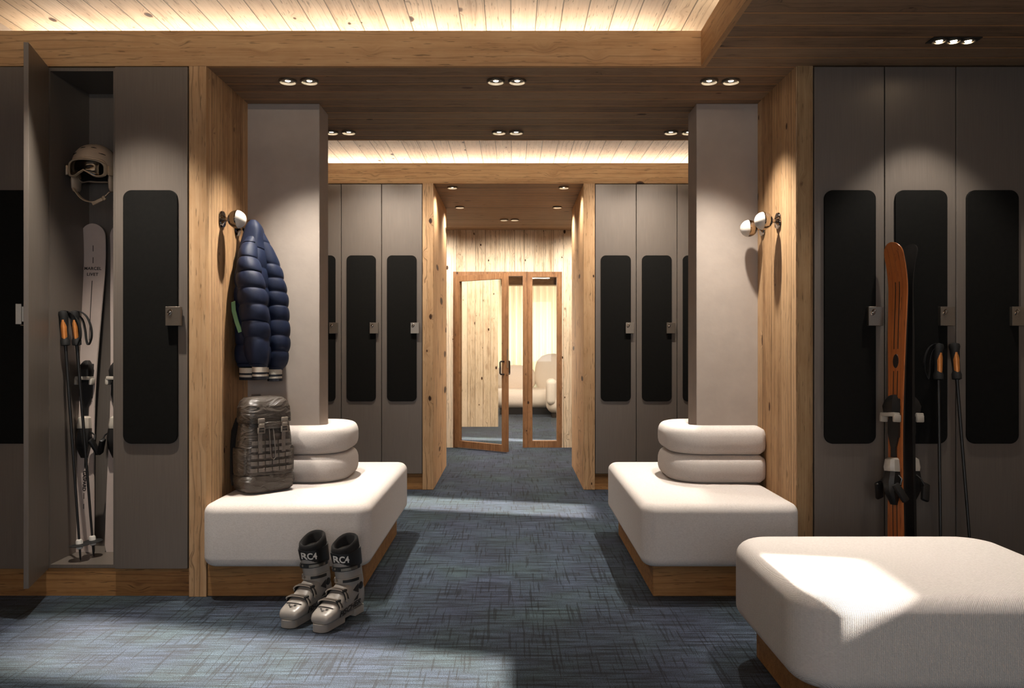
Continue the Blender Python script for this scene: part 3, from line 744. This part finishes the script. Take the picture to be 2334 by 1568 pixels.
def make_pole(label, Lg, group, strap_side):
    e = thing('ski_pole', label, 'ski pole', (0,0,0), 0, group)
    s = MB(); s.lathe([(.0015, 0), (.004, .012), (.005, .03), (.0055, .09), (.008, Lg-.13), (.008, Lg-.10)], 14); s.make('shaft', 'black_plastic', e)
    b = MB(); b.lathe([(.008, .068), (.044, .072), (.046, .0745), (.043, .077), (.008, .082)], 28); b.make('basket', 'black_rubber', e)
    f = MB(); f.lathe([(.008, .055), (.0145, .058), (.016, .07), (.016, .092), (.013, .100), (.008, .103)], 18); f.make('basket_collar', 'white_plastic', e)
    g = MB(); g.M = Matrix.Translation((0, 0, Lg)) @ Matrix.Diagonal((1.0, 1.15, 1, 1))
    g.lathe([(.009, -.165), (.020, -.162), (.021, -.14), (.016, -.125), (.0165, -.09), (.019, -.06), (.020, -.03), (.024, -.012), (.022, 0), (.010, .006), (0, .007)], 20); g.make('grip', 'black_rubber', e)
    c = MB(); c.M = Matrix.Translation((0, -.0015, Lg))
    rr = []
    for z, hw in ((-.135, .012), (-.12, .015), (-.09, .0155), (-.06, .0165), (-.04, .014)):
        rr.append([(hw*math.sin(a), -(.0195 if z < -.1 else .0215)*math.cos(a), z) for a in [R(-58+116*k/8) for k in range(9)]]+[(hw*.7*math.sin(a), -.012*math.cos(a), z) for a in [R(58-116*k/8) for k in range(9)]])
    c.rings(rr); c.make('grip_inlay', 'copper', e)
    st = MB(); q = strap_side
    pts = [(q*.006, -.004, Lg+.004), (q*.03, -.006, Lg-.002), (q*.055, -.004, Lg-.03), (q*.068, 0, Lg-.08), (q*.066, .002, Lg-.13), (q*.05, .004, Lg-.165), (q*.042, .006, Lg-.14), (q*.040, .006, Lg-.09), (q*.032, .004, Lg-.04), (q*.012, .002, Lg-.012)]
    P = []
    for i in range(len(pts)-1):
        for k in range(4):
            t = k/4; p0, p1, p2, p3 = [Vector(pts[max(0, min(len(pts)-1, i+j))]) for j in (-1, 0, 1, 2)]
            P.append(.5*((2*p1)+(-p0+p2)*t+(2*p0-5*p1+4*p2-p3)*t*t+(-p0+3*p1-3*p2+p3)*t**3))
    P.append(Vector(pts[-1])); st.strap(P, (.25, 1, 0), .022, .0022); st.make('wrist_strap', 'black_liner', e)
    return e
def aim(e, tip, head, yaw=0.0):
    d = Vector(head)-Vector(tip); e.location = tip
    e.rotation_mode = 'QUATERNION'; e.rotation_quaternion = d.to_track_quat('Z', 'Y') @ Euler((0, 0, yaw)).to_quaternion()
def twist(e, tip, head, face=(0, -1, 0)):
    """stand a pole from tip to head with its local -Y turned towards face"""
    z = (Vector(head)-Vector(tip)).normalized(); y = -Vector(face); y = (y-z*y.dot(z)).normalized(); x = y.cross(z)
    e.location = tip; e.rotation_euler = Matrix((x, y, z)).transposed().to_euler()
PG = 'ski poles in the open locker'
p1 = make_pole('ski pole in the open locker with its tip nearer the front edge', 1.2, PG, 1)
twist(p1, (-2.072, 3.875, .1495), (-2.168, 3.90, 1.33), (.3, -1, 0))
p2 = dup(p1, 'ski pole in the open locker with its tip closer to the white ski', group=PG)
twist(p2, (-2.05, 3.955, .1495), (-2.128, 3.925, 1.33), (.3, -1, 0))
PG2 = 'ski poles leaning on the right lockers'
p3 = make_pole('left one of two ski poles leaning on the right lockers, strap hanging out sideways', 1.2, PG2, -1)
twist(p3, (1.895, 3.56, .002), (1.972, 3.735, 1.187), (.1, -1, 0))
p4 = make_pole('right one of two ski poles leaning on the right lockers, strap across its grip', 1.2, PG2, .25)
twist(p4, (2.045, 3.56, .002), (2.047, 3.735, 1.187), (-.2, -1, 0))
# skis on the right: stand base to base, top sheets turned to left and right
def stand(e, foot, head, face):
    z = (Vector(head)-Vector(foot)).normalized(); y = -Vector(face); y = (y-z*y.dot(z)).normalized(); x = y.cross(z)
    e.location = foot; e.rotation_euler = Matrix((x, y, z)).transposed().to_euler()
stand(ski3, (1.700, 3.555, .003), (1.785, 3.721, 1.655), (-.93, -.36, 0))
stand(ski4, (1.752, 3.575, .003), (1.803, 3.725, 1.655), (.95, .30, 0))

# ------------------------------------------------------------------ helmet and goggles
def make_helmet(loc):
    e = thing('ski_helmet', 'sand coloured ski helmet with chin strap hanging at the top of the open locker', 'helmet', loc, R(4))
    def pt(az, el, k=1.0):
        rx, ry, rz = .104*k, .125*k, .112*k
        return (rx*math.cos(el)*math.sin(az), -ry*math.cos(el)*math.cos(az), rz*math.sin(el))
    # lower rim: brow in front, down over the ears and round the neck
    def rim(az):
        a = abs(az)
        return lerp_tab([(0, .17), (.75, .10), (1.05, -.25), (1.35, -.72), (1.75, -.74), (2.3, -.55), (PI, -.5)], a)
    n, m = 56, 14; outer, inner = [], []
    for j in range(m+1):
        ro, ri = [], []
        for k in range(n):
            az = -PI+2*PI*k/n; el = rim(az)+(PI/2-.001-rim(az))*(j/m)
            groove = 1.0+(.02 if el > .55 else 0.0)*(1-abs(math.cos(az*1.0))**6)
            ro.append(pt(az, el, groove)); ri.append(pt(az, el, .90))
        outer.append(ro); inner.append(ri)
    sh = MB(); sh.rings(list(reversed(outer)) , cap0=True, cap1=False); 
    sh.rings([outer[0], [tuple(.5*(Vector(a)+Vector(b))*1.01) for a, b in zip(outer[0], inner[0])], inner[0]], False, False)
    sh.make('shell', 'helmet', e, smooth=50)
    li = MB(); li.rings(list(reversed([[tuple(Vector(p)*.995) for p in r] for r in inner])), cap0=True, cap1=False); li.make('liner', 'black_liner', e)
    br = MB(); br.tube([Vector(pt(-1.0+2.0*k/20, rim(-1.0+2.0*k/20)+.03, 1.0)) for k in range(21)], .006, 8); br.make('brow_rim', 'goggle_frame', e)
    for s in (-1, 1):
        ep = MB(); ep.M = Matrix.Translation((s*.088, -.015, -.07)) @ Matrix.Diagonal((.35, 1, 1.25, 1)); ep.lathe([(.03, -.042), (.042, -.03), (.046, 0), (.04, .03), (.02, .042)], 20); ep.make('ear_pad', 'helmet', e, smooth=60)
    for s in (-1, 1):
        for az0, el0 in ((.35, .78), (.75, .45)):
            v = MB(); v.tube([pt(s*(az0-.16), el0+.02, 1.012), pt(s*az0, el0, 1.016), pt(s*(az0+.16), el0-.03, 1.012)], [.002, .0045, .002], 8, flat=.5); v.make('vent', 'ink', e)
    pts = []
    for k in range(19):
        t = -1+2*k/18; pts.append((t*.086, -.048-.02*(1-t*t), -.118-.062*(1-abs(t)**2.2)-.01*t))
    cs = MB(); cs.strap(pts, (0, 1, .3), .018, .004); cs.make('chin_strap', 'goggle_frame', e)
    bk = MB(); bk.M = Matrix.Translation((.042, -.067, -.176)) @ Matrix.Rotation(R(-28), 4, 'Y'); bk.box(-.034, .020, -.006, .006, -.008, .008, bev=.003); bk.box(.022, .036, -.008, .008, -.011, .011, bev=.004); bk.make('strap_buckle', 'goggle_frame', e)
    g = thing('ski_goggles', 'sand framed ski goggles strapped across the front of the helmet', 'goggles', loc, R(4))
    def gp(u, v, k=1.0):   # u: angle, v: height
        return Vector((.118*k*math.sin(u), -.138*k*math.cos(u)+.004, v))
    def outline(n=72, s=1.0):
        out = []
        for i in range(n):
            a = 2*PI*i/n; c, sn = math.cos(a), math.sin(a)
            u = .86*s*math.copysign(abs(c)**.55, c); v = .041*s*math.copysign(abs(sn)**.6, sn)
            if sn < 0: v += .030*math.exp(-(u/.26)**2)
            if sn > 0: v += .006*math.cos(u*1.5)
            out.append((u, v-.032))
        return out
    ol = outline(); P = [gp(u, v) for u, v in ol]; P.append(P[0])
    fr = MB(); n = len(ol); r0 = []; 
    o2 = outline(s=.84)
    r_out = [gp(u, v, .96) for u, v in ol]; r_outf = [gp(u, v, 1.03) for u, v in ol]; r_mid = [gp(u*.93, (v+.032)*.93-.032, 1.06) for u, v in ol]; r_in = [gp(u, v, 1.04) for u, v in o2]; r_inb = [gp(u, v, .97) for u, v in o2]
    fr.rings([r_out, r_outf, r_mid, r_in, r_inb], closed=True); fr.make('frame', 'goggle_frame', g, smooth=50)
    le = MB(); c0 = [gp(u, v, 1.02) for u, v in outline(s=.86)]; rr = [c0]
    for q in (.66, .33, .05): rr.append([gp(u*q, (v+.032+.004)*q-.036, 1.03) for u, v in outline(s=.86)])
    le.rings(rr, cap0=False); le.make('lens', 'lens', g, smooth=60)
    st = MB(); sp = []
    for k in range(25):
        a = .90+(2*PI-1.8)*k/24; sp.append((.120*math.sin(a), -.140*math.cos(a)+.003, -.030+.0*a))
    st.strap(sp, (0, 0, 1), .036, .003); st.make('strap', 'goggle_frame', g)
    for s in (-1, 1):
        cl = MB(); cl.M = Matrix.Translation((s*.102, -.082, -.032)) @ Matrix.Rotation(s*R(58), 4, 'Z'); cl.box(-.013, .013, -.006, .004, -.023, .023, bev=.003); cl.make('strap_clip', 'goggle_frame', g)
make_helmet((-2.065, 4.005, 2.065))

# ------------------------------------------------------------------ quilted jacket
def quilt_loft(mb, path, N=32, per=24, amp=.10, quilt=None, ex=1.0):
    """path: list of (x,y,z,rx,ry); quilt: list of z seam heights"""
    rings = []; n = len(path)
    for i in range(n-1):
        for k in range(per if i < n-2 else per+1):
            t = k/per
            p0, p1, p2, p3 = [Vector(path[max(0, min(n-1, i+j))]) if False else path[max(0, min(n-1, i+j))] for j in (-1, 0, 1, 2)]
            q = [.5*((2*b)+(-a+c)*t+(2*a-5*b+4*c-d)*t*t+(-a+3*b-3*c+d)*t**3) for a, b, c, d in zip(p0, p1, p2, p3)]
            x, y, z, rx, ry = q; f = 1.0
            if quilt:
                for (za, zb) in zip(quilt, quilt[1:]):
                    if zb <= z <= za:
                        u = (z-zb)/(za-zb); f = 1-amp+amp*1.3*(math.sin(PI*u)**.38 if 0 < u < 1 else 0); break
            ring = []
            for m in range(N):
                a = 2*PI*m/N; c, s = math.cos(a), math.sin(a)
                e = 1.0+.018*math.sin(3*a+z*31)+.012*math.sin(5*a-z*47)
                sag = -.012*(1-abs(c))*1.0 if quilt else 0
                ring.append((x+rx*f*e*math.copysign(abs(c)**ex, c), y+ry*f*e*math.copysign(abs(s)**ex, s), z+(-.010*s if quilt else 0)))
            rings.append(ring)
    mb.rings(rings); return mb
jk = thing('puffer_jacket', 'navy quilted puffer jacket with white striped cuffs hanging from the wall hook', 'jacket', (-1.36, 4.2, 0))
J = Matrix.Translation((-1.36, -4.2+0, 0)); J = Matrix.Translation((1.36, -4.2, 0))
b = MB(J)
quilt_loft(b, [(-1.345, 4.215, 1.825, .022, .03), (-1.345, 4.212, 1.79, .043, .05), (-1.35, 4.215, 1.71, .055, .075), (-1.352, 4.22, 1.62, .072, .10), (-1.352, 4.225, 1.50, .080, .125), (-1.350, 4.23, 1.35, .084, .135), (-1.345, 4.23, 1.20, .084, .135), (-1.345, 4.225, 1.10, .080, .13), (-1.345, 4.22, 1.065, .066, .115)], quilt=[1.68, 1.58, 1.48, 1.38, 1.28, 1.18, 1.08], amp=.09, ex=.62)
b.make('body', 'navy', jk, smooth=60)
hm = MB(J); rings_h = []
def band(name, cx, cy, z0, z1, rx, ry, mat, grow=0.0):
    m = MB(J); N = 40; rr = []
    for z in (z1, (z0+z1)/2, z0):
        rr.append([(cx+(rx+.0015*(k % 2))*math.cos(2*PI*k/N), cy+(ry+.0015*(k % 2))*math.sin(2*PI*k/N), z-.06*(cy-4.22)*0) for k in range(N)])
    m.rings(rr); return m.make(name, mat, jk, smooth=60)
def cuff(nm, cx, cy, ztop, rx, ry, hgt=.062):
    for (a, c, mat, g) in ((0, .42, 'rib_white', .0), (.42, .58, 'navy_dark', .0008), (.58, .76, 'rib_white', 0), (.76, 1.0, 'navy_dark', .0008)):
        band(nm, cx, cy, ztop-c*hgt, ztop-a*hgt, rx+g, ry+g, mat)
cuff('hem', -1.345, 4.215, 1.068, .068, .118)
s1 = MB(J)
quilt_loft(s1, [(-1.345, 4.185, 1.735, .034, .04), (-1.352, 4.14, 1.66, .045, .05), (-1.335, 4.105, 1.56, .062, .062), (-1.317, 4.09, 1.44, .072, .066), (-1.300, 4.085, 1.30, .069, .062), (-1.293, 4.085, 1.18, .062, .056), (-1.285, 4.085, 1.10, .052, .050), (-1.278, 4.085, 1.068, .034, .036)], quilt=[1.705, 1.625, 1.55, 1.468, 1.385, 1.30, 1.218, 1.08], amp=.17)
s1.make('sleeve', 'navy', jk, smooth=60)
cuff('cuff', -1.277, 4.085, 1.074, .036, .036)
s2 = MB(J)
quilt_loft(s2, [(-1.33, 4.235, 1.77, .032, .035), (-1.30, 4.25, 1.67, .050, .045), (-1.275, 4.262, 1.58, .060, .055), (-1.252, 4.27, 1.44, .064, .06), (-1.242, 4.275, 1.30, .062, .06), (-1.24, 4.275, 1.17, .061, .058), (-1.245, 4.275, 1.09, .052, .05), (-1.255, 4.27, 1.05, .034, .034)], quilt=[1.72, 1.60, 1.53, 1.46, 1.388, 1.31, 1.23, 1.15, 1.06], amp=.15)
s2.make('sleeve', 'navy', jk, smooth=60)
cuff('cuff', -1.255, 4.27, 1.056, .036, .036)
zp = MB(J); zp.strap([(-1.418, 4.105, 1.405), (-1.410, 4.088, 1.36), (-1.392, 4.082, 1.30), (-1.374, 4.082, 1.25)], (1, -.2, .35), .022, .004); zp.make('pocket_tape', 'green_zip', jk)
jk.location = (-1.36, 4.2, 0)

# ------------------------------------------------------------------ backpack
bp = thing('backpack', 'dark taupe hiking backpack with webbing rows standing on the left bench', 'backpack', (-1.248, 4.055, .4545), R(44))
def bag_ring(z, hw, hd, yo=0.0, n=48, e=.45, xo=0.0):
    out = []
    for k in range(n):
        a = 2*PI*k/n; c, s = math.cos(a), math.sin(a)
        wr = 1+.012*math.sin(7*a+z*90)+.010*math.sin(11*a-z*140)
        out.append((xo+hw*math.copysign(abs(c)**e, c)*wr, yo+hd*math.copysign(abs(s)**e, s)*wr, z))
    return out
tab = [(0, .085, .06), (.006, .11, .075), (.02, .128, .085), (.05, .134, .088), (.12, .132, .086), (.20, .130, .083), (.27, .125, .08), (.33, .118, .076), (.37, .112, .073), (.385, .10, .066)]
m = MB(); m.rings([bag_ring(*q) for q in tab]); m.make('main_compartment', 'nylon', bp, smooth=60)
m = MB(); m.rings([bag_ring(z, hw+.003, hd+.003) for z, hw, hd in ((.0005, .085, .06), (.006, .112, .077), (.02, .130, .087), (.05, .1355, .0895), (.085, .135, .089), (.088, .132, .086))]); m.make('bottom_panel', 'black_rubber' if False else 'nylon', bp, smooth=60)
lid = MB(); lid.rings([bag_ring(z, hw, hd, yo, 48, .5) for z, hw, hd, yo in ((.345, .119, .080, -.004), (.350, .123, .083, -.004), (.385, .124, .084, -.004), (.42, .121, .082, -.002), (.450, .110, .074, 0), (.468, .090, .058, .004), (.474, .05, .03, .008))])
lid.make('lid', 'nylon', bp, smooth=60)
fl = MB(); fl.box(-.07, .07, -.0945, -.086, .318, .352, bev=.003); fl.make('lid_flap', 'nylon', bp)
for s in (-1, 1):
    x = s*.062
    w_ = MB(); w_.strap([(x, -.089, .368), (x, -.0925, .34), (x, -.088, .31), (x, -.086, .26), (x, -.089, .20)], (1, 0, 0), .021, .002); w_.make('strap', 'bag_webbing', bp, smooth=None)
    k = MB(); k.box(x-.017, x+.017, -.104, -.093, .345, .372, bev=.003); k.box(x-.014, x+.014, -.106, -.092, .325, .347, bev=.003)
    k.box(x-.018, x-.013, -.104, -.092, .298, .327, bev=.0015); k.box(x+.013, x+.018, -.104, -.092, .298, .327, bev=.0015); k.box(x-.013, x+.013, -.104, -.092, .298, .304, bev=.0015); k.box(x-.013, x+.013, -.104, -.092, .314, .319, bev=.0015)
    k.make('buckle', 'bag_buckle', bp, smooth=30)
dc = MB(); dc.tube([(-.018, -.086, .345), (-.016, -.093, .30), (-.013, -.095, .22), (-.009, -.099, .175), (.002, -.101, .165), (.013, -.099, .175), (.014, -.095, .22), (.006, -.093, .30), (.002, -.086, .345)], .0028, 8); dc.make('drawcord', 'bag_webbing', bp)
for r_ in range(5):
    z = .118+r_*.033; hw = .112-.002*r_; nn = 6; m = MB()
    for c in range(nn):
        x0 = -hw+2*hw*c/nn+.0025; x1 = -hw+2*hw*(c+1)/nn-.0025; bul = .004+.003*random.random()
        yb = -.087+(.002*(r_-2) if r_ > 2 else 0)
        def yy(x): 
            q = abs(x)/.132; return -(.0875-.0015*r_)*max(0, 1-q**4.4)**(1/4.4)-.002
        pts = [(x0+(x1-x0)*k/6, yy(x0+(x1-x0)*k/6)-bul*math.sin(PI*k/6), z) for k in range(7)]
        rr = []
        for p in pts: rr.append([(p[0], p[1], p[2]-.0095), (p[0], p[1]-.002, p[2]-.009), (p[0], p[1]-.002, p[2]+.009), (p[0], p[1], p[2]+.0095)])
        m.rings(rr)
    m.make('webbing_row', 'bag_webbing', bp, smooth=30)
for s in (-1, 1):
    sp = MB(); sp.rings([bag_ring(z, .018, hd, 0, 32, .6, s*.122) for z, hd in ((.09, .05), (.10, .062), (.17, .066), (.215, .066), (.222, .062))]); sp.make('side_pocket', 'nylon', bp, smooth=60)
    ss = MB(); ss.strap([(s*.06, .078, .375), (s*.072, .098, .36), (s*.085, .118, .30), (s*.09, .122, .22), (s*.092, .118, .14), (s*.098, .105, .07), (s*.10, .086, .03)], (1, 0, 0), .052, .014); ss.make('shoulder_strap', 'black_liner', bp, smooth=60)
gh = MB(); gh.tube([(-.03, .07, .452), (-.02, .082, .475), (.02, .082, .475), (.03, .07, .452)], .006, 8); gh.make('grab_handle', 'bag_webbing', bp)

# ------------------------------------------------------------------ ski boots
def make_boot(label, loc, rz, group):
    e = thing('ski_boot', label, 'ski boot', loc, rz, group)
    # local +X = toe
    def sec(x, hw, z0, z1, n=28, ex=.6):
        out = []
        for k in range(n):
            a = 2*PI*k/n; c, s = math.cos(a), math.sin(a)
            out.append((x, hw*math.copysign(abs(c)**ex, c), (z0+z1)/2+(z1-z0)/2*math.copysign(abs(s)**(ex+.1), s)))
        return out
    sh = MB(); sh.rings([sec(*q) for q in ((-.112, .026, .032, .11), (-.106, .036, .03, .135), (-.085, .042, .03, .165), (-.04, .044, .03, .178), (0, .044, .03, .168), (.04, .046, .03, .145), (.075, .049, .03, .120), (.11, .051, .03, .100), (.145, .051, .03, .086), (.168, .048, .03, .077), (.182, .041, .032, .068), (.188, .032, .036, .058))])
    sh.make('lower_shell', 'boot_shell', e, smooth=60)
    so = MB(); 
    so.rings([[(x, y, z) for x, y in rrect(.045, .196, -.036, .036, (.004, .028, .028, .004), 6)] for z in (.003, .034)])
    so.rings([[(x, y, z) for x, y in rrect(-.118, -.035, -.034, .034, (.02, .004, .004, .02), 6)] for z in (.003, .034)])
    so.box(-.035, .045, -.028, .028, .016, .034); so.make('sole', 'boot_shell', e)
    sr = MB(); sr.rings([[(x, y, z) for x, y in rrect(.047, .192, -.034, .034, (.004, .026, .026, .004), 6)] for z in (0, .0035)]); sr.rings([[(x, y, z) for x, y in rrect(-.115, -.037, -.032, .032, (.018, .004, .004, .018), 6)] for z in (0, .0035)]); sr.make('sole_pad', 'black_rubber', e)
    def cring(z, cx, rx, ry, tilt=0.0, n=32, ex=.8):
        out = []
        for k in range(n):
            a = 2*PI*k/n; c, s = math.cos(a), math.sin(a)
            x = rx*math.copysign(abs(c)**ex, c)
            out.append((cx+x, ry*math.copysign(abs(s)**ex, s), z-tilt*x))
        return out
    cu = MB(); cu.rings([cring(.120, -.05, .062, .046, .3), (cring(.135, -.047, .066, .049, .25)), cring(.19, -.036, .064, .049, .15), cring(.235, -.024, .064, .051, .1), cring(.262, -.018, .065, .052, .1)], cap1=True); cu.make('cuff', 'boot_shell', e, smooth=60)
    ub = MB(); ub.rings([cring(.232, -.026, .067, .054, -.12), cring(.24, -.024, .069, .056, -.12), cring(.29, -.012, .071, .057, .05), cring(.300, -.010, .070, .056, .12)]); ub.make('power_strap', 'black_plastic', e, smooth=60)
    ln = MB(); ln.rings([cring(.285, -.012, .066, .053, .15), cring(.315, -.006, .064, .051, .3), cring(.332, -.003, .062, .049, .36), cring(.337, -.002, .057, .044, .38), cring(.330, -.003, .050, .037, .36), cring(.25, -.02, .046, .034, .1)], cap0=False, cap1=True); ln.make('liner', 'black_liner', e, smooth=60)
    def shell_pt(x, th, off=.002):
        tabs = [(-.112, .026, .11), (-.085, .042, .165), (-.04, .044, .178), (0, .044, .168), (.04, .046, .145), (.075, .049, .120), (.11, .051, .100), (.145, .051, .086), (.168, .048, .077)]
        hw = lerp_tab([(a, b) for a, b, c in tabs], x); zt = lerp_tab([(a, c) for a, b, c in tabs], x)
        c, s = math.sin(th), math.cos(th); ex = .6
        return Vector((x, (hw+off)*math.copysign(abs(c)**ex, c), (.03+zt)/2+((zt-.03)/2+off)*math.copysign(abs(s)**(ex+.1), s)))
    for x0, dx in ((.055, .012), (.105, .010)):
        st = MB(); P = [shell_pt(x0+dx*math.sin(t)*.3, t, .004) for t in [R(-75+150*k/16) for k in range(17)]]
        st.strap(P, (1, 0, .45), .017, .004); st.make('buckle_strap', 'black_plastic', e, smooth=None)
        bk = MB(); P = [shell_pt(x0, t, .010) for t in [R(-48+75*k/10) for k in range(11)]]
        bk.strap([p+Vector((.010, 0, 0)) for p in P], (1, 0, .4), .006, .005); bk.strap([p-Vector((.010, 0, 0)) for p in P], (1, 0, .4), .006, .005)
        bk.strap([P[0]-Vector((.013, 0, 0)), P[0]+Vector((.013, 0, 0))], (0, .5, 1), .008, .005)
        P2 = [shell_pt(x0, t, .008) for t in [R(30+55*k/6) for k in range(7)]]; bk.strap(P2, (1, 0, .4), .020, .005)
        bk.make('buckle', 'boot_buckle', e, smooth=None)
        sl = MB(); sl.strap([shell_pt(x0, t, .0115) for t in [R(36+38*k/5) for k in range(6)]], (1, 0, .4), .009, .0022); sl.strap([shell_pt(x0, t, .0095) for t in [R(-40+62*k/8) for k in range(9)]], (1, 0, .4), .013, .003); sl.make('buckle_slot', 'ink', e, smooth=None)
        hg = MB(); hg.M = Matrix.Translation(shell_pt(x0, R(30), .010)); hg.box(-.013, .013, -.006, .006, -.004, .006, bev=.002); hg.make('hinge', 'black_plastic', e)
        rv = MB(); p = shell_pt(x0, R(-62), .008); rv.M = Matrix.Translation(p); rv.lathe([(.005, -.003), (.005, .002), (0, .0035)], 12); rv.make('rivet', 'steel', e)
    vs = MB(); vs.strap([shell_pt(.137, t, .0015) for t in [R(-32+64*k/8) for k in range(9)]], (1, 0, .4), .006, .002); vs.make('toe_slot', 'ink', e, smooth=None)
    for (z, cx, rx, ry, mat) in ((.222, -.028, .0655, .0515, 'black_plastic'), (.168, -.042, .0655, .050, 'boot_buckle')):
        st = MB(); P = []
        for k in range(17):
            a = R(-95+190*k/16); c, s = math.cos(a), math.sin(a)
            P.append((cx+(rx+.004)*math.copysign(abs(c)**.8, c), (ry+.004)*math.copysign(abs(s)**.8, s), z+.006*s))
        st.strap(P, (0, 0, 1), .020, .004); st.make('cuff_strap', mat, e, smooth=None)
        bk = MB(); P = []
        for k in range(8):
            a = R(10+70*k/7); c, s = math.cos(a), math.sin(a); P.append((cx+(rx+.009)*math.copysign(abs(c)**.8, c), (ry+.009)*math.copysign(abs(s)**.8, s), z+.006*s))
        bk.strap(P, (0, 0, 1), .011, .005); bk.make('cuff_buckle', 'steel' if mat == 'black_plastic' else 'black_plastic', e, smooth=None)
        for a in (-38, -14):
            rv = MB(); c, s = math.cos(R(a)), math.sin(R(a)); rv.M = Matrix.Translation((cx+(rx+.006)*abs(c)**.8, (ry+.006)*math.copysign(abs(s)**.8, s), z)) @ Matrix.Rotation(R(a), 4, 'Z') @ Matrix.Rotation(R(90), 4, 'Y'); rv.lathe([(.005, -.002), (.005, .002), (0, .003)], 12); rv.make('rivet', 'steel', e)
    for s in (-1, 1):
        pv = MB(); pv.M = Matrix.Translation((-.055, s*.0475, .135)) @ Matrix.Rotation(-s*R(90), 4, 'X'); pv.lathe([(.016, -.004), (.016, .003), (.012, .005), (0, .005)], 20); pv.make('pivot', 'black_plastic', e)
    # markings: cuff lettering on the front of the strap, side lettering, toe triangle
    T = Matrix.Translation((.0655, 0.0, .262)) @ Matrix.Rotation(R(90), 4, 'Z') @ Matrix.Rotation(R(80), 4, 'X')
    q = text_mesh('RC4', .040, 'lettering', 'white_plastic', e, Matrix(), bold=.0011, extrude=.0004)
    for v in q.data.vertices:
        a = v.co.x/.062+R(20); z = .268+v.co.y; x = math.copysign(abs(math.cos(a))**.8, math.cos(a))
        v.co = Vector((-.014+(z-.262)*.22+(.0715+v.co.z)*x, .0575*math.copysign(abs(math.sin(a))**.8, math.sin(a)), z))
    for s in (-1, 1):
        q = text_mesh('FISCHER', .030, 'lettering', 'ink', e, Matrix(), shear=.35, extrude=.0005, bold=.0006)
        for v in q.data.vertices:
            x = .03-s*(-v.co.x)*1.55*(-1); z = .060+v.co.y-(x-.03)*.06
            p = shell_pt(x, s*R(97), .0025+0*v.co.z); v.co = Vector((x, s*(abs(p.y)+.0005+v.co.z), z))
    tr = MB(); tv = [shell_pt(.163, R(-9), .0018), shell_pt(.163, R(9), .0018), shell_pt(.178, 0, .0)]
    a, b_, c = shell_pt(.148, R(-13), .003), shell_pt(.148, R(13), .003), shell_pt(.166, 0, .003)
    mid = (a+b_)/2
    for t3_ in ((a, mid*.55+a*.45, (a+c)/2), (b_, (b_+c)/2, mid*.55+b_*.45), ((a+c)/2*.85+c*.15, c, (b_+c)/2*.85+c*.15)):
        up = Vector((.2, 0, .0012)); up = Vector((0, 0, .0012)); tr.add([p for p in t3_]+[p+up for p in t3_], [(0,1,2),(5,4,3),(0,3,4,1),(1,4,5,2),(2,5,3,0)])
    tr.make('toe_emblem', 'ink', e, smooth=None)
    for s in (-1, 1):
        em = MB()
        for (p0, p1, p2) in (((.004, .128), (-.038, .150), (-.038, .108)), ((-.040, .150), (-.076, .128), (-.040, .128)), ((-.040, .104), (.0, .082), (-.030, .082))):
            pts = []
            for (x, z) in (p0, p1, p2): pts.append(Vector((x, s*(.0475 if z > .12 else .048), z)))
            o_ = Vector((0, s*.0012, 0)); em.add(pts+[p+o_ for p in pts], [(0,1,2),(5,4,3),(0,3,4,1),(1,4,5,2),(2,5,3,0)])
        if s > 0: em.make('side_emblem', 'ink', e, smooth=None)
    return e
BTG = 'pale grey ski boots on the carpet'
toe = math.atan2(-.93, -.37)
make_boot('pale grey ski boot on the carpet nearer the camera, right one of the pair', (-.728, 3.50, 0), toe, BTG)
b2 = make_boot('pale grey ski boot on the carpet set further back, left one of the pair', (-.882, 3.555, 0), toe+R(3), BTG)

# ------------------------------------------------------------------ lounge behind the glazed door
sf = thing('sofa', 'rounded white sofa in front of the glowing curtain behind the glazed door', 'sofa', (.45, 14.0, 0))
m = MB(); slab(m, -.80, 1.3, -.45, .45, .10, .42, .25, .14); m.make('seat', 'sofa_fabric', sf, smooth=60)
for x0, x1, zt in ((-.80, -.02, .80), (-.05, .62, 1.0), (.60, 1.3, .96)):
    m = MB(); m.M = Matrix.Translation(((x0+x1)/2, .30, .40)) @ Matrix.Diagonal(((x1-x0)/2, .17, zt-.38, 1))
    m.rings([[(math.cos(a)*rr_, math.sin(a)*rr_, zz) for a in [2*PI*k/32 for k in range(32)]] for rr_, zz in [(.80, 0), (.95, .15), (1.0, .4), (.97, .62), (.86, .8), (.62, .93), (.3, .99), (.05, 1.0)]]); m.make('back_cushion', 'sofa_fabric', sf, smooth=60)
m = MB(); m.box(-.65, 1.15, -.38, .38, 0, .11); m.make('base', 'black_plastic', sf, smooth=None)
ac = thing('pouf', 'small rounded white seat partly seen behind the side light', 'pouf', (.80, 13.2, 0))
m = MB(); slab(m, -.24, .40, -.25, .25, .06, .40, .2, .14); m.make('seat', 'sofa_fabric', ac, smooth=60)
m = MB(); m.M = Matrix.Translation((-.15, 0, .2)); slab(m, -.09, .09, -.25, .25, 0, .42, .08, .08); m.make('armrest', 'sofa_fabric', ac, smooth=60)
m = MB(); m.box(-.15, .3, -.18, .18, 0, .07); m.make('base', 'black_plastic', ac, smooth=None)
cu = MB(); rr = []
n = 260; a0, a1 = -.4, 2.8
top = [(a0+(a1-a0)*k/n, 15.0+.035*math.sin(2*PI*k/n*28)+.012*math.sin(k*.71)) for k in range(n+1)]
vs = [(x, y, z) for z in (.02, 2.49) for x, y in top]
cu.add(vs, [(k, k+1, n+2+k, n+1+k) for k in range(n)])
c_o = cu.make('curtain', 'curtain', smooth=80); tag(c_o, 'pale yellow sheer pleated curtain glowing with daylight behind the sofa', 'curtain')
sm = c_o.modifiers.new('thick', 'SOLIDIFY'); sm.thickness = .002
